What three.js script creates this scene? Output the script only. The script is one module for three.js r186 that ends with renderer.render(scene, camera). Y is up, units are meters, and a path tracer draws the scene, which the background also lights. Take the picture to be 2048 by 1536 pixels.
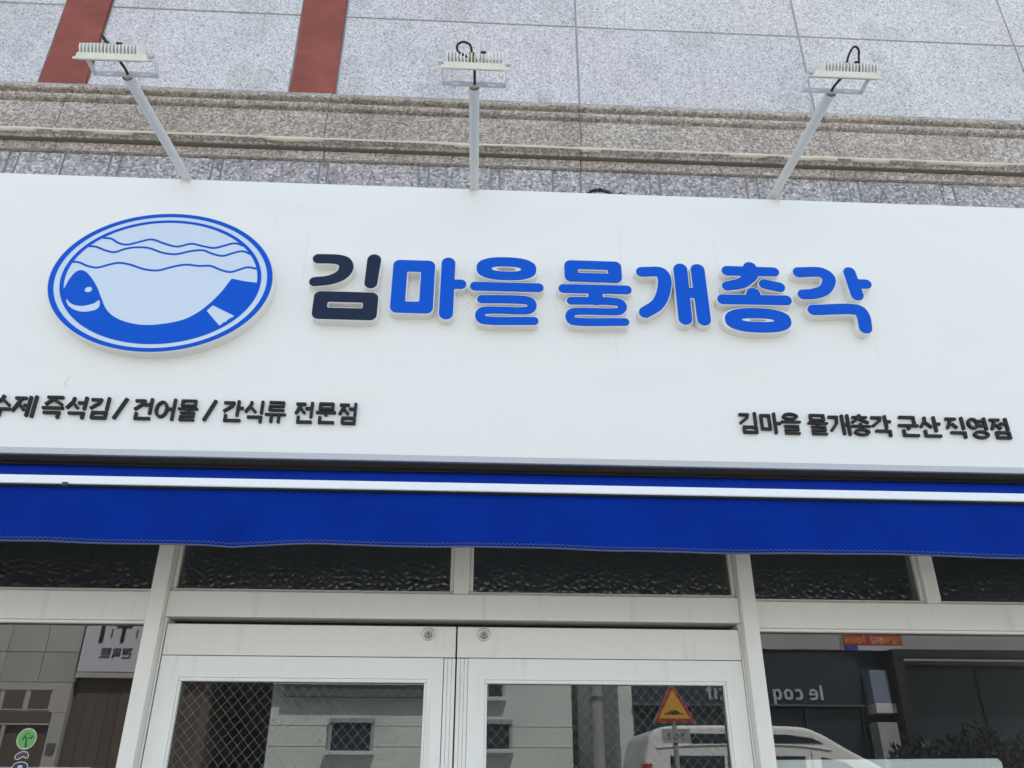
import * as THREE from 'three';
import { RoundedBoxGeometry } from 'three/addons/geometries/RoundedBoxGeometry.js';
import { TextGeometry } from 'three/addons/geometries/TextGeometry.js';
import { FontLoader } from 'three/addons/loaders/FontLoader.js';
import { mergeGeometries } from 'three/addons/utils/BufferGeometryUtils.js';

// ---------------------------------------------------------------- camera, sky, sun, exposure
const scene = new THREE.Scene();
const camera = new THREE.PerspectiveCamera(50.187, 4 / 3, 0.05, 40000);
camera.rotation.order = 'YXZ';
camera.position.set(0, 1.5, 2.78);
const deg = Math.PI / 180;
camera.rotation.set(26.70 * deg, -2.766 * deg, 0.153 * deg);
scene.add(camera);

const sunDir = new THREE.Vector3(0.40, 1.38, -0.78).normalize();      // the sun stands high behind the shop, so its front is in open shade
// a bright, thinly veiled sky: pale blue overhead, whiter towards the horizon and round the sun
const skyTex = (() => {
  const W = 512, H = 256, d = new Float32Array(W * H * 4), v = new THREE.Vector3();
  for (let j = 0; j < H; j++) for (let i = 0; i < W; i++) {
    const el = ((j + 0.5) / H - 0.5) * Math.PI, az = ((i + 0.5) / W - 0.5) * 2 * Math.PI;
    v.set(Math.cos(el) * Math.cos(az), Math.sin(el), Math.cos(el) * Math.sin(az));
    const h = Math.max(0, v.y), t = Math.pow(h, 0.55), c = Math.max(0, v.dot(sunDir)), glow = 0.55 * Math.pow(c, 6) + 0.9 * Math.pow(c, 40);
    const o = (j * W + i) * 4, hz = [0.71, 0.745, 0.765], ze = [0.325, 0.41, 0.53], gl = [1.0, 0.97, 0.92];
    for (let k = 0; k < 3; k++) d[o + k] = hz[k] + (ze[k] - hz[k]) * t + glow * gl[k] * 0.6;
    d[o + 3] = 1;
  }
  const t = new THREE.DataTexture(d, W, H, THREE.RGBAFormat, THREE.FloatType); t.mapping = THREE.EquirectangularReflectionMapping; t.magFilter = THREE.LinearFilter; t.minFilter = THREE.LinearFilter; t.needsUpdate = true; return t;
})();
scene.background = skyTex;
scene.environment = skyTex;

const sun = new THREE.DirectionalLight(new THREE.Color(1.0, 0.955, 0.88), 4.6);
sun.position.copy(sunDir).multiplyScalar(30);
sun.castShadow = true;
sun.shadow.mapSize.set(2048, 2048);
Object.assign(sun.shadow.camera, { left: -22, right: 22, top: 22, bottom: -22, near: 1, far: 80 });
scene.add(sun);

const renderer = new THREE.WebGLRenderer({ antialias: true });
renderer.toneMapping = THREE.LinearToneMapping;
renderer.toneMappingExposure = 2.15;
renderer.shadowMap.enabled = true;

// ---------------------------------------------------------------- helpers
function rngOf(seed) { let a = seed >>> 0; return () => { a = (a + 0x6D2B79F5) | 0; let t = Math.imul(a ^ (a >>> 15), 1 | a); t = (t + Math.imul(t ^ (t >>> 7), 61 | t)) ^ t; return ((t ^ (t >>> 14)) >>> 0) / 4294967296; }; }
const rnd = rngOf(77);
const used = {};
function numbered(n) { if (!(n in used)) { used[n] = 0; return n; } used[n]++; return n + '_' + String(used[n]).padStart(3, '0'); }
function thing(name, label, category, group, pos = [0, 0, 0]) {
  const g = new THREE.Group(); g.name = numbered(name); g.position.set(...pos);
  g.userData = { label, category }; if (group) g.userData.group = group;
  scene.add(g); return g;
}
function part(name, geo, mat, parent, kind) {
  const m = new THREE.Mesh(geo, mat); m.name = name; if (kind) m.userData.kind = kind;
  parent.add(m); return m;
}
function flat(g) { const r = g.index ? g.toNonIndexed() : g; for (const k of Object.keys(r.attributes)) if (!['position', 'normal', 'uv'].includes(k)) r.deleteAttribute(k); return r; }
function merge(list) { return mergeGeometries(list.map(flat)); }
// uv in metres taken from the face's main direction
function uvm(g0, scale = 1, ox = 0, oy = 0) {
  const g = flat(g0), p = g.attributes.position, n = g.attributes.normal, uv = new Float32Array(p.count * 2);
  for (let i = 0; i < p.count; i++) {
    const ax = Math.abs(n.getX(i)), ay = Math.abs(n.getY(i)), az = Math.abs(n.getZ(i));
    let u, v;
    if (az >= ax && az >= ay) { u = p.getX(i); v = p.getY(i); } else if (ay >= ax) { u = p.getX(i); v = p.getZ(i); } else { u = p.getZ(i); v = p.getY(i); }
    uv[2 * i] = u * scale + ox; uv[2 * i + 1] = v * scale + oy;
  }
  g.setAttribute('uv', new THREE.BufferAttribute(uv, 2)); return g;
}
function bx(x0, y0, z0, x1, y1, z1) { const g = new THREE.BoxGeometry(x1 - x0, y1 - y0, z1 - z0); g.translate((x0 + x1) / 2, (y0 + y1) / 2, (z0 + z1) / 2); return g; }
function rb(x0, y0, z0, x1, y1, z1, r = 0.003, seg = 2) { const g = new RoundedBoxGeometry(x1 - x0, y1 - y0, z1 - z0, seg, r); g.translate((x0 + x1) / 2, (y0 + y1) / 2, (z0 + z1) / 2); return g; }
const V3 = (x, y, z) => new THREE.Vector3(x, y, z);
function tube(pts, r, seg = 24, rad = 8) { return new THREE.TubeGeometry(new THREE.CatmullRomCurve3(pts.map((p) => V3(...p))), seg, r, rad, false); }
function cyl(a, b, r0, r1 = r0, seg = 20) {
  const A = V3(...a), B = V3(...b), d = B.clone().sub(A), L = d.length();
  const g = new THREE.CylinderGeometry(r1, r0, L, seg); g.translate(0, L / 2, 0);
  g.applyQuaternion(new THREE.Quaternion().setFromUnitVectors(V3(0, 1, 0), d.normalize())); g.translate(A.x, A.y, A.z); return g;
}

// ---- outlines: shapes described by signed distances, traced with marching squares
function traced(sdf, x0, y0, x1, y1, cell) {
  const nx = Math.ceil((x1 - x0) / cell) + 1, ny = Math.ceil((y1 - y0) / cell) + 1, v = new Float64Array(nx * ny);
  for (let j = 0; j < ny; j++) for (let i = 0; i < nx; i++) { let s = -sdf(x0 + i * cell, y0 + j * cell); if (s === 0) s = 1e-9; v[j * nx + i] = (i === 0 || j === 0 || i === nx - 1 || j === ny - 1) ? -1e-4 : s; }
  const pt = {}, next = new Map();
  const key = (i, j, h) => (j * nx + i) * 2 + h;
  const P = (k) => { if (pt[k]) return pt[k]; const h = k & 1, c = k >> 1, i = c % nx, j = (c - i) / nx, a = v[c], b = h ? v[c + nx] : v[c + 1], t = a / (a - b); return (pt[k] = h ? [x0 + i * cell, y0 + (j + t) * cell] : [x0 + (i + t) * cell, y0 + j * cell]); };
  for (let j = 0; j < ny - 1; j++) for (let i = 0; i < nx - 1; i++) {
    const a = v[j * nx + i] > 0, b = v[j * nx + i + 1] > 0, c = v[(j + 1) * nx + i + 1] > 0, d = v[(j + 1) * nx + i] > 0;
    const bo = key(i, j, 0), to = key(i, j + 1, 0), le = key(i, j, 1), ri = key(i + 1, j, 1);
    const id = a + 2 * b + 4 * c + 8 * d, seg = (s, e) => next.set(s, e);
    if (id === 1) seg(bo, le); else if (id === 2) seg(ri, bo); else if (id === 3) seg(ri, le); else if (id === 4) seg(to, ri);
    else if (id === 5) { seg(bo, le); seg(to, ri); } else if (id === 6) seg(to, bo); else if (id === 7) seg(to, le); else if (id === 8) seg(le, to);
    else if (id === 9) seg(bo, to); else if (id === 10) { seg(ri, bo); seg(le, to); } else if (id === 11) seg(ri, to); else if (id === 12) seg(le, ri); else if (id === 13) seg(bo, ri); else if (id === 14) seg(le, bo);
  }
  const loops = [];
  while (next.size) {
    const s = next.keys().next().value; let k = s; const L = [];
    do { const p = P(k); L.push(new THREE.Vector2(p[0], p[1])); const n = next.get(k); next.delete(k); k = n; } while (k !== undefined && k !== s);
    if (L.length > 5) loops.push(simplify(L, cell * 0.06));
  }
  const outs = [], holes = [];
  for (const L of loops) { const ar = THREE.ShapeUtils.area(L); if (Math.abs(ar) < cell * cell * 2) continue; (ar > 0 ? outs : holes).push(L); }
  const shapes = outs.map((L) => new THREE.Shape(L));
  for (const h of holes) {
    let best = -1, ba = 1e9;
    outs.forEach((o, i) => { if (inside(h[0], o)) { const ar = THREE.ShapeUtils.area(o); if (ar < ba) { ba = ar; best = i; } } });
    if (best >= 0) shapes[best].holes.push(new THREE.Path(h));
  }
  return shapes;
}
function inside(p, L) { let r = false; for (let i = 0, j = L.length - 1; i < L.length; j = i++) if ((L[i].y > p.y) !== (L[j].y > p.y) && p.x < (L[j].x - L[i].x) * (p.y - L[i].y) / (L[j].y - L[i].y) + L[i].x) r = !r; return r; }
function simplify(L, tol) {
  const n = L.length, keep = new Uint8Array(n), st = [[0, n >> 1], [n >> 1, n]]; keep[0] = 1; keep[n >> 1] = 1;
  while (st.length) {
    const [a, b] = st.pop(), A = L[a], B = L[b % n], dx = B.x - A.x, dy = B.y - A.y, l = Math.hypot(dx, dy) || 1; let m = -1, md = tol;
    for (let i = a + 1; i < b; i++) { const d = Math.abs((L[i].x - A.x) * dy - (L[i].y - A.y) * dx) / l; if (d > md) { md = d; m = i; } }
    if (m > 0) { keep[m] = 1; st.push([a, m], [m, b]); }
  }
  return L.filter((_, i) => keep[i]);
}
function slab(shapes, z0, z1) { const g = new THREE.ExtrudeGeometry(shapes, { depth: z1 - z0, bevelEnabled: false, curveSegments: 8 }); g.translate(0, 0, z0); return g; }
// signed distances
function dCaps(x, y, a, b) {   // tapered round stroke
  const [x0, y0, r0] = a, [x1, y1, r1] = b, dx = x1 - x0, dy = y1 - y0, t = Math.max(0, Math.min(1, ((x - x0) * dx + (y - y0) * dy) / (dx * dx + dy * dy)));
  return Math.hypot(x - x0 - dx * t, y - y0 - dy * t) - (r0 + (r1 - r0) * t);
}
function dStroke(x, y, pts) { let d = 1e9; for (let i = 1; i < pts.length; i++) d = Math.min(d, dCaps(x, y, pts[i - 1], pts[i])); return d; }
function dBox(x, y, [x0, y0, x1, y1], r) { const qx = Math.abs(x - (x0 + x1) / 2) - (x1 - x0) / 2 + r, qy = Math.abs(y - (y0 + y1) / 2) - (y1 - y0) / 2 + r; return Math.hypot(Math.max(qx, 0), Math.max(qy, 0)) + Math.min(Math.max(qx, qy), 0) - r; }
function dEll(x, y, cx, cy, a, b, pw = 2) { const u = Math.abs(x - cx) / a, v = Math.abs(y - cy) / b, k = Math.pow(Math.pow(u, pw) + Math.pow(v, pw), 1 / pw); return (k - 1) * Math.min(a, b); }
function dBar(x, y, x0, y0, x1, y1, h) {   // square-ended stroke
  const dx = x1 - x0, dy = y1 - y0, l = Math.hypot(dx, dy), ux = dx / l, uy = dy / l, cx = x - (x0 + x1) / 2, cy = y - (y0 + y1) / 2;
  const px = Math.abs(cx * ux + cy * uy) - l / 2, py = Math.abs(-cx * uy + cy * ux) - h;
  return Math.hypot(Math.max(px, 0), Math.max(py, 0)) + Math.min(Math.max(px, py), 0);
}
function curve2(pts, n) { return new THREE.SplineCurve(pts.map((p) => new THREE.Vector2(p[0], p[1]))).getPoints(n); }
function dPoly(x, y, L) { let d = 1e9; for (let i = 0, j = L.length - 1; i < L.length; j = i++) { const ex = L[j].x - L[i].x, ey = L[j].y - L[i].y, wx = x - L[i].x, wy = y - L[i].y, t = Math.max(0, Math.min(1, (wx * ex + wy * ey) / (ex * ex + ey * ey || 1))); d = Math.min(d, Math.hypot(wx - ex * t, wy - ey * t)); } return inside({ x, y }, L) ? -d : d; }

// ---------------------------------------------------------------- textures
function vnoise(seed, period) {   // tiling value noise
  const r = rngOf(seed), t = new Float32Array(period * period); for (let i = 0; i < t.length; i++) t[i] = r();
  return (x, y) => { const xi = Math.floor(x), yi = Math.floor(y), fx = x - xi, fy = y - yi, sx = fx * fx * (3 - 2 * fx), sy = fy * fy * (3 - 2 * fy); const m = (a) => ((a % period) + period) % period; const a = t[m(yi) * period + m(xi)], b = t[m(yi) * period + m(xi + 1)], c = t[m(yi + 1) * period + m(xi)], d = t[m(yi + 1) * period + m(xi + 1)]; return a + (b - a) * sx + (c - a) * sy + (a - b - c + d) * sx * sy; };
}
function fbm(seed, base, oct) { const ns = []; for (let i = 0; i < oct; i++) ns.push(vnoise(seed + i * 13, base << i)); return (u, v) => { let s = 0, a = 0.5, t = 0; for (let i = 0; i < oct; i++) { s += a * ns[i](u * (base << i), v * (base << i)); t += a; a *= 0.5; } return s / t; }; }
const toS = (c) => (c <= 0.0031308 ? 12.92 * c : 1.055 * Math.pow(c, 1 / 2.4) - 0.055);
function dataTex(n, m, f, srgb) {
  const d = new Uint8Array(n * m * 4);
  for (let j = 0; j < m; j++) for (let i = 0; i < n; i++) { const c = f(i / n, j / m, i, j), o = (j * n + i) * 4; for (let k = 0; k < 3; k++) d[o + k] = Math.max(0, Math.min(255, Math.round(255 * (srgb ? toS(c[k]) : c[k])))); d[o + 3] = 255; }
  const t = new THREE.DataTexture(d, n, m, THREE.RGBAFormat); t.wrapS = t.wrapT = THREE.RepeatWrapping; t.magFilter = THREE.LinearFilter; t.minFilter = THREE.LinearMipmapLinearFilter; t.generateMipmaps = true; t.anisotropy = 8;
  if (srgb) t.colorSpace = THREE.SRGBColorSpace; t.needsUpdate = true; return t;
}
// crystals of a granite: nearest of jittered points, each with its own mineral
function crystals(seed, n, cells, warp) {
  const r = rngOf(seed), px = new Float32Array(cells * cells), py = new Float32Array(cells * cells), id = new Float32Array(cells * cells);
  for (let i = 0; i < px.length; i++) { px[i] = r(); py[i] = r(); id[i] = r(); }
  return (u, v) => { const x = u * cells, y = v * cells, xi = Math.floor(x), yi = Math.floor(y); let bd = 9, b = 0; for (let dj = -1; dj <= 1; dj++) for (let di = -1; di <= 1; di++) { const c = (((yi + dj) % cells + cells) % cells) * cells + ((xi + di) % cells + cells) % cells, dx = xi + di + px[c] - x, dy = yi + dj + py[c] - y, d = dx * dx + dy * dy; if (d < bd) { bd = d; b = c; } } return id[b]; };
}
function graniteTex(seed, cells, minerals, tint, tintAmt) {
  const cr = crystals(seed, 0, cells), cr2 = crystals(seed + 5, 0, Math.round(cells * 1.9)), f = fbm(seed + 9, 4, 5), g = fbm(seed + 21, 3, 3);
  return dataTex(1024, 1024, (u, v) => {
    const a = cr(u, v), b = cr2(u, v); let pick = minerals[minerals.length - 1];
    for (const m of minerals) if (a < m[0]) { pick = m; break; }
    const k = (0.80 + 0.40 * b) * (0.94 + 0.12 * f(u, v)), w = Math.max(0, Math.min(1, (g(u, v) - 0.35) * 2)) * tintAmt;
    const st = 1 - 0.10 * Math.max(0, Math.min(1, (stainF(u, v) - 0.56) * 9)) - 0.10 * Math.max(0, Math.min(1, (stainR(u, v * 0.08) - 0.72) * 8));
    return [1, 2, 3].map((c) => pick[c] * k * st * (1 - w + w * tint[c - 1]));
  }, true);
}
const stainF = fbm(611, 7, 5), stainR = fbm(617, 60, 2);
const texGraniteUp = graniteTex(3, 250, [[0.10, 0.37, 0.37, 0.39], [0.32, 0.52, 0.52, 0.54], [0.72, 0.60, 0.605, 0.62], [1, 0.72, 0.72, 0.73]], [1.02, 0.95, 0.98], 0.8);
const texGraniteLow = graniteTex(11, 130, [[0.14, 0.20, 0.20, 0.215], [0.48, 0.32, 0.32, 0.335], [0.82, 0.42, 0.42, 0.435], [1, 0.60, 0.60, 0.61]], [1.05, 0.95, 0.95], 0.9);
const texGraniteBrown = graniteTex(19, 150, [[0.18, 0.215, 0.195, 0.175], [0.52, 0.305, 0.28, 0.253], [0.82, 0.39, 0.362, 0.33], [1, 0.50, 0.47, 0.435]], [0.84, 0.79, 0.74], 1);
const bumpGranite = (() => { const f = fbm(41, 64, 3), cr = crystals(8, 0, 170); return dataTex(1024, 1024, (u, v) => { const k = 0.6 * f(u, v) + 0.4 * cr(u, v); return [k, k, k]; }); })();
const redF = fbm(51, 5, 6), redR = fbm(57, 3, 4);
const texRed = dataTex(512, 512, (u, v) => { const k = 0.72 + 0.5 * redF(u, v); return [0.265 * k, 0.072 * k, 0.056 * k]; }, true);
const bumpRed = dataTex(512, 512, (u, v) => { const rr = Math.abs(redR(u, v * 1.0) - 0.5) * 6, k = 0.55 * redF(u, v) + 0.45 * Math.min(1, rr); return [k, k, k]; });
const pebble = (() => {   // pressed pattern of the obscure glass
  const c = 30, r = rngOf(64), px = [], py = []; for (let i = 0; i < c * c; i++) { px.push(r()); py.push(r()); }
  const f = fbm(66, 8, 3);
  return dataTex(512, 512, (u, v) => { u += 0.012 * (f(u, v) - 0.5); const x = u * c, y = v * c, xi = Math.floor(x), yi = Math.floor(y); let d1 = 9, d2 = 9; for (let j = -1; j <= 1; j++) for (let i = -1; i <= 1; i++) { const k = (((yi + j) % c + c) % c) * c + ((xi + i) % c + c) % c, d = Math.hypot(xi + i + px[k] - x, yi + j + py[k] - y); if (d < d1) { d2 = d1; d1 = d; } else if (d < d2) d2 = d; } const k = Math.min(1, (d2 - d1) * 1.1); const s = k * k * (3 - 2 * k); return [s, s, s]; });
})();
const paintF = fbm(71, 6, 5), paintS = fbm(75, 40, 2);
const speck = crystals(505, 0, 300), paintR = fbm(507, 90, 2);
const texPaint = dataTex(1024, 1024, (u, v, i, j) => {   // brushed, slightly grimy cream enamel with hair scratches
  const p = paintF(u, v), s = paintS(u * 1, v * 0.12); let k = 0.97 + 0.06 * (p - 0.5); const sp = speck(u, v), run = paintR(u, v * 0.06); const grime = Math.max(0, s - 0.72) * 1.3 + Math.max(0, p - 0.64) * 0.5 + Math.max(0, run - 0.70) * 0.45 + (sp > 0.9975 ? 0.35 : 0);
  return [0.84 * k - 0.30 * grime, 0.825 * k - 0.31 * grime, 0.77 * k - 0.33 * grime];
}, true);
const weave = dataTex(256, 256, (u, v, i, j) => { const a = ((i >> 1) + (j >> 1)) & 1, k = a ? 0.75 : 0.3; return [k, k, k]; });
const fabF = fbm(91, 5, 5);
const texFabric = dataTex(512, 512, (u, v) => { const k = 0.86 + 0.28 * fabF(u, v); return [0.001 * k, 0.026 * k, 0.275 * k]; }, true);
const roadF = fbm(101, 8, 6);
const texRoad = dataTex(512, 512, (u, v) => { const k = 0.7 + 0.6 * roadF(u, v); return [0.15 * k, 0.146 * k, 0.136 * k]; }, true);
const texPave = dataTex(512, 512, (u, v) => { const k = 0.8 + 0.4 * roadF(v, u); return [0.48 * k, 0.46 * k, 0.415 * k]; }, true);
const wallF = fbm(111, 6, 6);
const texPlaster = dataTex(512, 512, (u, v) => { const k = 0.86 + 0.28 * wallF(u, v); return [k * 0.8, k * 0.8, k * 0.8]; }, true);

const M = (o) => new THREE.MeshPhysicalMaterial(o);
const C = (r, g, b) => new THREE.Color().setRGB(r, g, b);
const mat = {
  graniteUp: [0, 1, 2].map((i) => M({ map: texGraniteUp, bumpMap: bumpGranite, bumpScale: 0.0006, roughness: 0.72, color: [C(1, 1, 1), C(0.935, 0.94, 0.96), C(1.0, 0.97, 0.965)][i] })),
  graniteLow: [0, 1].map((i) => M({ map: texGraniteLow, bumpMap: bumpGranite, bumpScale: 0.0009, roughness: 0.7, color: [C(1, 1, 1), C(0.93, 0.93, 0.96)][i] })),
  brown: [0, 1].map((i) => M({ map: texGraniteBrown, bumpMap: bumpGranite, bumpScale: 0.0009, roughness: 0.8, color: [C(1.2, 1.17, 1.17), C(1.12, 1.09, 1.09)][i] })),
  red: M({ map: texRed, bumpMap: bumpRed, bumpScale: 0.014, roughness: 0.85 }),
  mortar: M({ color: C(0.40, 0.40, 0.42), roughness: 0.95 }),
  seal: M({ color: C(0.66, 0.60, 0.49), roughness: 0.6 }),
  putty: M({ color: C(0.15, 0.135, 0.115), roughness: 0.8 }),
  signSide: M({ color: C(0.72, 0.72, 0.70), roughness: 0.5 }),
  alu: M({ color: C(0.50, 0.53, 0.56), metalness: 0.15, roughness: 0.4 }),
  letterWhite: M({ color: C(0.80, 0.79, 0.76), roughness: 0.45 }),
  blue: M({ color: C(0.002, 0.095, 0.62), roughness: 0.5, specularIntensity: 0.25 }),
  navy: M({ color: C(0.013, 0.024, 0.058), roughness: 0.5, specularIntensity: 0.3 }),
  pale: M({ color: C(0.60, 0.715, 0.86), roughness: 0.4 }),
  black: M({ color: C(0.022, 0.023, 0.024), roughness: 0.5, specularIntensity: 0.4 }),
  blackMatt: M({ color: C(0.012, 0.012, 0.013), roughness: 0.85 }),
  darkBrown: M({ color: C(0.065, 0.055, 0.048), roughness: 0.6 }),
  fabric: M({ map: texFabric, bumpMap: weave, bumpScale: 0.0002, roughness: 0.9, specularIntensity: 0.2, side: THREE.DoubleSide }),
  thread: M({ color: C(0.085, 0.10, 0.16), roughness: 0.8 }),
  whiteMetal: M({ color: C(0.84, 0.89, 0.95), roughness: 0.3 }),
  cream: M({ map: texPaint, roughness: 0.42 }),
  creamDoor: M({ map: texPaint, roughness: 0.38, color: C(1.03, 1.05, 1.08) }),
  gasket: M({ color: C(0.03, 0.03, 0.03), roughness: 0.7 }),
  glass: M({ color: C(0.86, 0.90, 0.89), transmission: 1, thickness: 0, roughness: 0.0, ior: 2.1 }),
  obscure: M({ color: C(0.62, 0.68, 0.66), transmission: 1, thickness: 0, roughness: 0.26, ior: 1.8, bumpMap: pebble, bumpScale: 0.0013 }),
  wire: M({ color: C(0.36, 0.37, 0.36), metalness: 0.2, roughness: 0.5 }),
  steel: M({ color: C(0.62, 0.61, 0.57), metalness: 0.9, roughness: 0.3 }),
  brass: M({ color: C(0.30, 0.27, 0.20), metalness: 0.8, roughness: 0.4 }),
  lampBody: M({ color: C(0.74, 0.735, 0.66), roughness: 0.4 }),
  lampFin: M({ color: C(0.78, 0.79, 0.77), roughness: 0.4 }),
  pole: M({ color: C(0.62, 0.63, 0.645), roughness: 0.5 }),
  bracket: M({ color: C(0.66, 0.69, 0.72), metalness: 0.2, roughness: 0.45 }),
  galv: M({ color: C(0.18, 0.18, 0.175), roughness: 0.6 }),
  lens: M({ color: C(0.45, 0.45, 0.42), roughness: 0.15 }),
  rubber: M({ color: C(0.012, 0.013, 0.016), roughness: 0.55 }),
  silicone: M({ color: C(0.52, 0.46, 0.32), roughness: 0.6 }),
  rust: M({ color: C(0.28, 0.16, 0.06), roughness: 0.9 }),
  interior: M({ color: C(0.34, 0.335, 0.32), roughness: 0.9 }),
  interiorDark: M({ color: C(0.16, 0.13, 0.10), roughness: 0.8 }),
  boardWhite: M({ color: C(0.80, 0.81, 0.80), roughness: 0.5 }),
  leaf: M({ color: C(0.010, 0.022, 0.020), roughness: 0.6, side: THREE.DoubleSide }),
  potClay: M({ color: C(0.25, 0.12, 0.07), roughness: 0.8 }),
};

// ---------------------------------------------------------------- ground
function struct(name, geo, m) { const o = new THREE.Mesh(geo, m); o.name = name; o.userData.kind = 'structure'; scene.add(o); return o; }
const roadMat = M({ map: texRoad, roughness: 0.92 }), paveMat = M({ map: texPave, roughness: 0.9 });
struct('ground', uvm(bx(-150, -0.3, -150, 150, -0.004, 150), 0.4), M({ color: C(0.20, 0.19, 0.17), roughness: 0.95 }));
struct('pavement', uvm(bx(-30, -0.004, 0.06, 30, 0.0, 5.0), 0.7), paveMat);
struct('kerb', uvm(bx(-30, -0.004, 5.0, 30, 0.006, 5.15), 0.7), M({ color: C(0.42, 0.41, 0.39), roughness: 0.9 }));
struct('road', uvm(bx(-30, -0.12, 5.15, 30, 0.001, 11.4), 0.5), roadMat);
struct('far_pavement', uvm(bx(-30, -0.004, 11.4, 30, 0.10, 12.96), 0.7), paveMat);

// ---------------------------------------------------------------- the shop's building: granite panels, red stone strips, cornice
const bld = thing('shop_building', 'grey granite clad building with red stone strips and weathered cornice above the sign', 'building');
const granite = (g, list, s = 0.62) => [uvm(g, s, rnd(), rnd()), list[Math.floor(rnd() * list.length)]];
// masonry behind the cladding, closed on all sides round the shop room
part('backing_wall', uvm(merge([bx(-7, 2.62, -6.2, 7.5, 6.4, 0.0435)]), 0.6), mat.mortar, bld);
part('side_wall', bx(-7, 0, -6.2, -2.62, 2.617, 0.0435), mat.mortar, bld);
part('side_wall', bx(2.62, 0, -6.2, 7.5, 2.617, 0.0435), mat.mortar, bld);
part('rear_wall', bx(-2.617, 0, -6.2, 2.617, 2.617, -5.9), mat.interior, bld);
part('ceiling', bx(-2.617, 2.60, -5.897, 2.617, 2.6165, -0.09), mat.interior, bld);
part('lining', bx(-2.6165, 0.03, -5.897, -2.60, 2.599, -0.091), mat.interior, bld);
part('lining', bx(2.60, 0.03, -5.897, 2.6165, 2.599, -0.091), mat.interior, bld);
part('floor', bx(-2.617, 0.0, -5.897, 2.617, 0.03, -0.09), mat.interiorDark, bld);
part('coping', rb(-7.1, 6.4, -6.3, 7.6, 6.5, 0.16, 0.01), mat.graniteUp[1], bld);
// upper panels: columns between joints, two rows in view, two more above
const colX = [-7, -5.21, -4.13, -3.045, -1.96, -1.752, -0.868, -0.662, 0.435, 1.522, 2.60, 3.69, 4.78, 5.87, 7.5], rowY = [4.262, 4.803, 5.46, 6.397];
const isRed = (x0) => Math.abs(x0 + 1.96) < 0.01 || Math.abs(x0 + 0.868) < 0.01;
for (let c = 0; c < colX.length - 1; c++) {
  const x0 = colX[c], x1 = colX[c + 1];
  if (isRed(x0)) {
    const g = new THREE.BoxGeometry(x1 - x0 - 0.008, 6.39 - 4.27, 0.03, 10, 90, 1), p = g.attributes.position;
    for (let i = 0; i < p.count; i++) if (p.getZ(i) > 0) p.setZ(i, p.getZ(i) + 0.006 * (redF(p.getX(i) * 1.3 + c, p.getY(i) * 0.8) - 0.5) + 0.004 * Math.sin(p.getY(i) * 9 + 3 * p.getX(i)));
    g.computeVertexNormals(); g.translate((x0 + x1) / 2, (6.39 + 4.27) / 2, 0.043);
    part('red_strip', uvm(g, 1.6, rnd(), rnd()), mat.red, bld); continue;
  }
  for (let r = 0; r < rowY.length - 1; r++) {
    const [g, m] = granite(rb(x0 + 0.0045, rowY[r] + 0.0045, 0.026, x1 - 0.0045, rowY[r + 1] - 0.0045, 0.05 + (rnd() - 0.5) * 0.002, 0.003, 1), mat.graniteUp);
    part('granite_panel', g, m, bld);
  }
}
// cornice: moulded stones laid end to end
const corn = [[0.02, 4.305], [0.056, 4.300], [0.084, 4.258], [0.086, 4.247], [0.080, 4.242], [0.062, 4.238], [0.062, 4.212], [0.084, 4.208], [0.099, 4.198], [0.102, 4.182], [0.096, 4.174], [0.078, 4.169], [0.078, 4.150], [0.096, 4.147], [0.101, 4.10], [0.106, 4.02], [0.108, 3.998], [0.116, 3.996], [0.118, 3.972], [0.094, 3.966], [0.090, 3.960], [0.02, 3.960]];
const cJ = [-7.0, -5.13, -4.02, -2.905, -1.789, -0.673, 0.425, 1.538, 2.65, 3.76, 4.88, 7.5];
const cShape = new THREE.Shape(corn.map(([z, y]) => new THREE.Vector2(-z, y)));
for (let i = 0; i < cJ.length - 1; i++) {
  const L = cJ[i + 1] - cJ[i] - 0.003, g = new THREE.ExtrudeGeometry(cShape, { depth: L, bevelEnabled: false });
  g.rotateY(Math.PI / 2);
  const ou = rnd(), ov = rnd(), fg = flat(g), fp = fg.attributes.position, fu = fg.attributes.uv;
  for (let k = 0; k < fp.count; k++) { let acc = 0, best = 0, bd = 9; corn.forEach(([z, y], q) => { if (q) acc += Math.hypot(z - corn[q - 1][0], y - corn[q - 1][1]); const d = Math.hypot(z - fp.getZ(k), y - fp.getY(k)); if (d < bd) { bd = d; best = acc; } }); fu.setXY(k, fp.getX(k) * 0.75 + ou, -best * 0.75 + ov); }
  fg.translate(cJ[i] + 0.0015, (rnd() - 0.5) * 0.003, 0);
  // extrude runs along +z, turned so that it runs along +x and the profile's -x becomes +z
  part('cornice_stone', fg, mat.brown[Math.floor(rnd() * 2)], bld);
}
{ const g = new THREE.ExtrudeGeometry(new THREE.Shape(corn.map(([z, y]) => new THREE.Vector2(-Math.max(0.02, z - 0.006), y + (y > 4.29 ? -0.006 : y < 3.975 ? 0.006 : 0)))), { depth: 14.4, bevelEnabled: false }); g.rotateY(Math.PI / 2); g.translate(-6.95, 0, 0); part('joint_mortar', g, mat.putty, bld); }
// shadow-gap course and stained strip under the cornice
for (let i = 0; i < cJ.length - 1; i++) {
  const [g, m] = granite(rb(cJ[i] + 0.001, 3.912, 0.02, cJ[i + 1] - 0.001, 3.957, 0.066, 0.004, 1), mat.brown, 0.75); part('bed_stone', g, m, bld);
}
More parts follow.
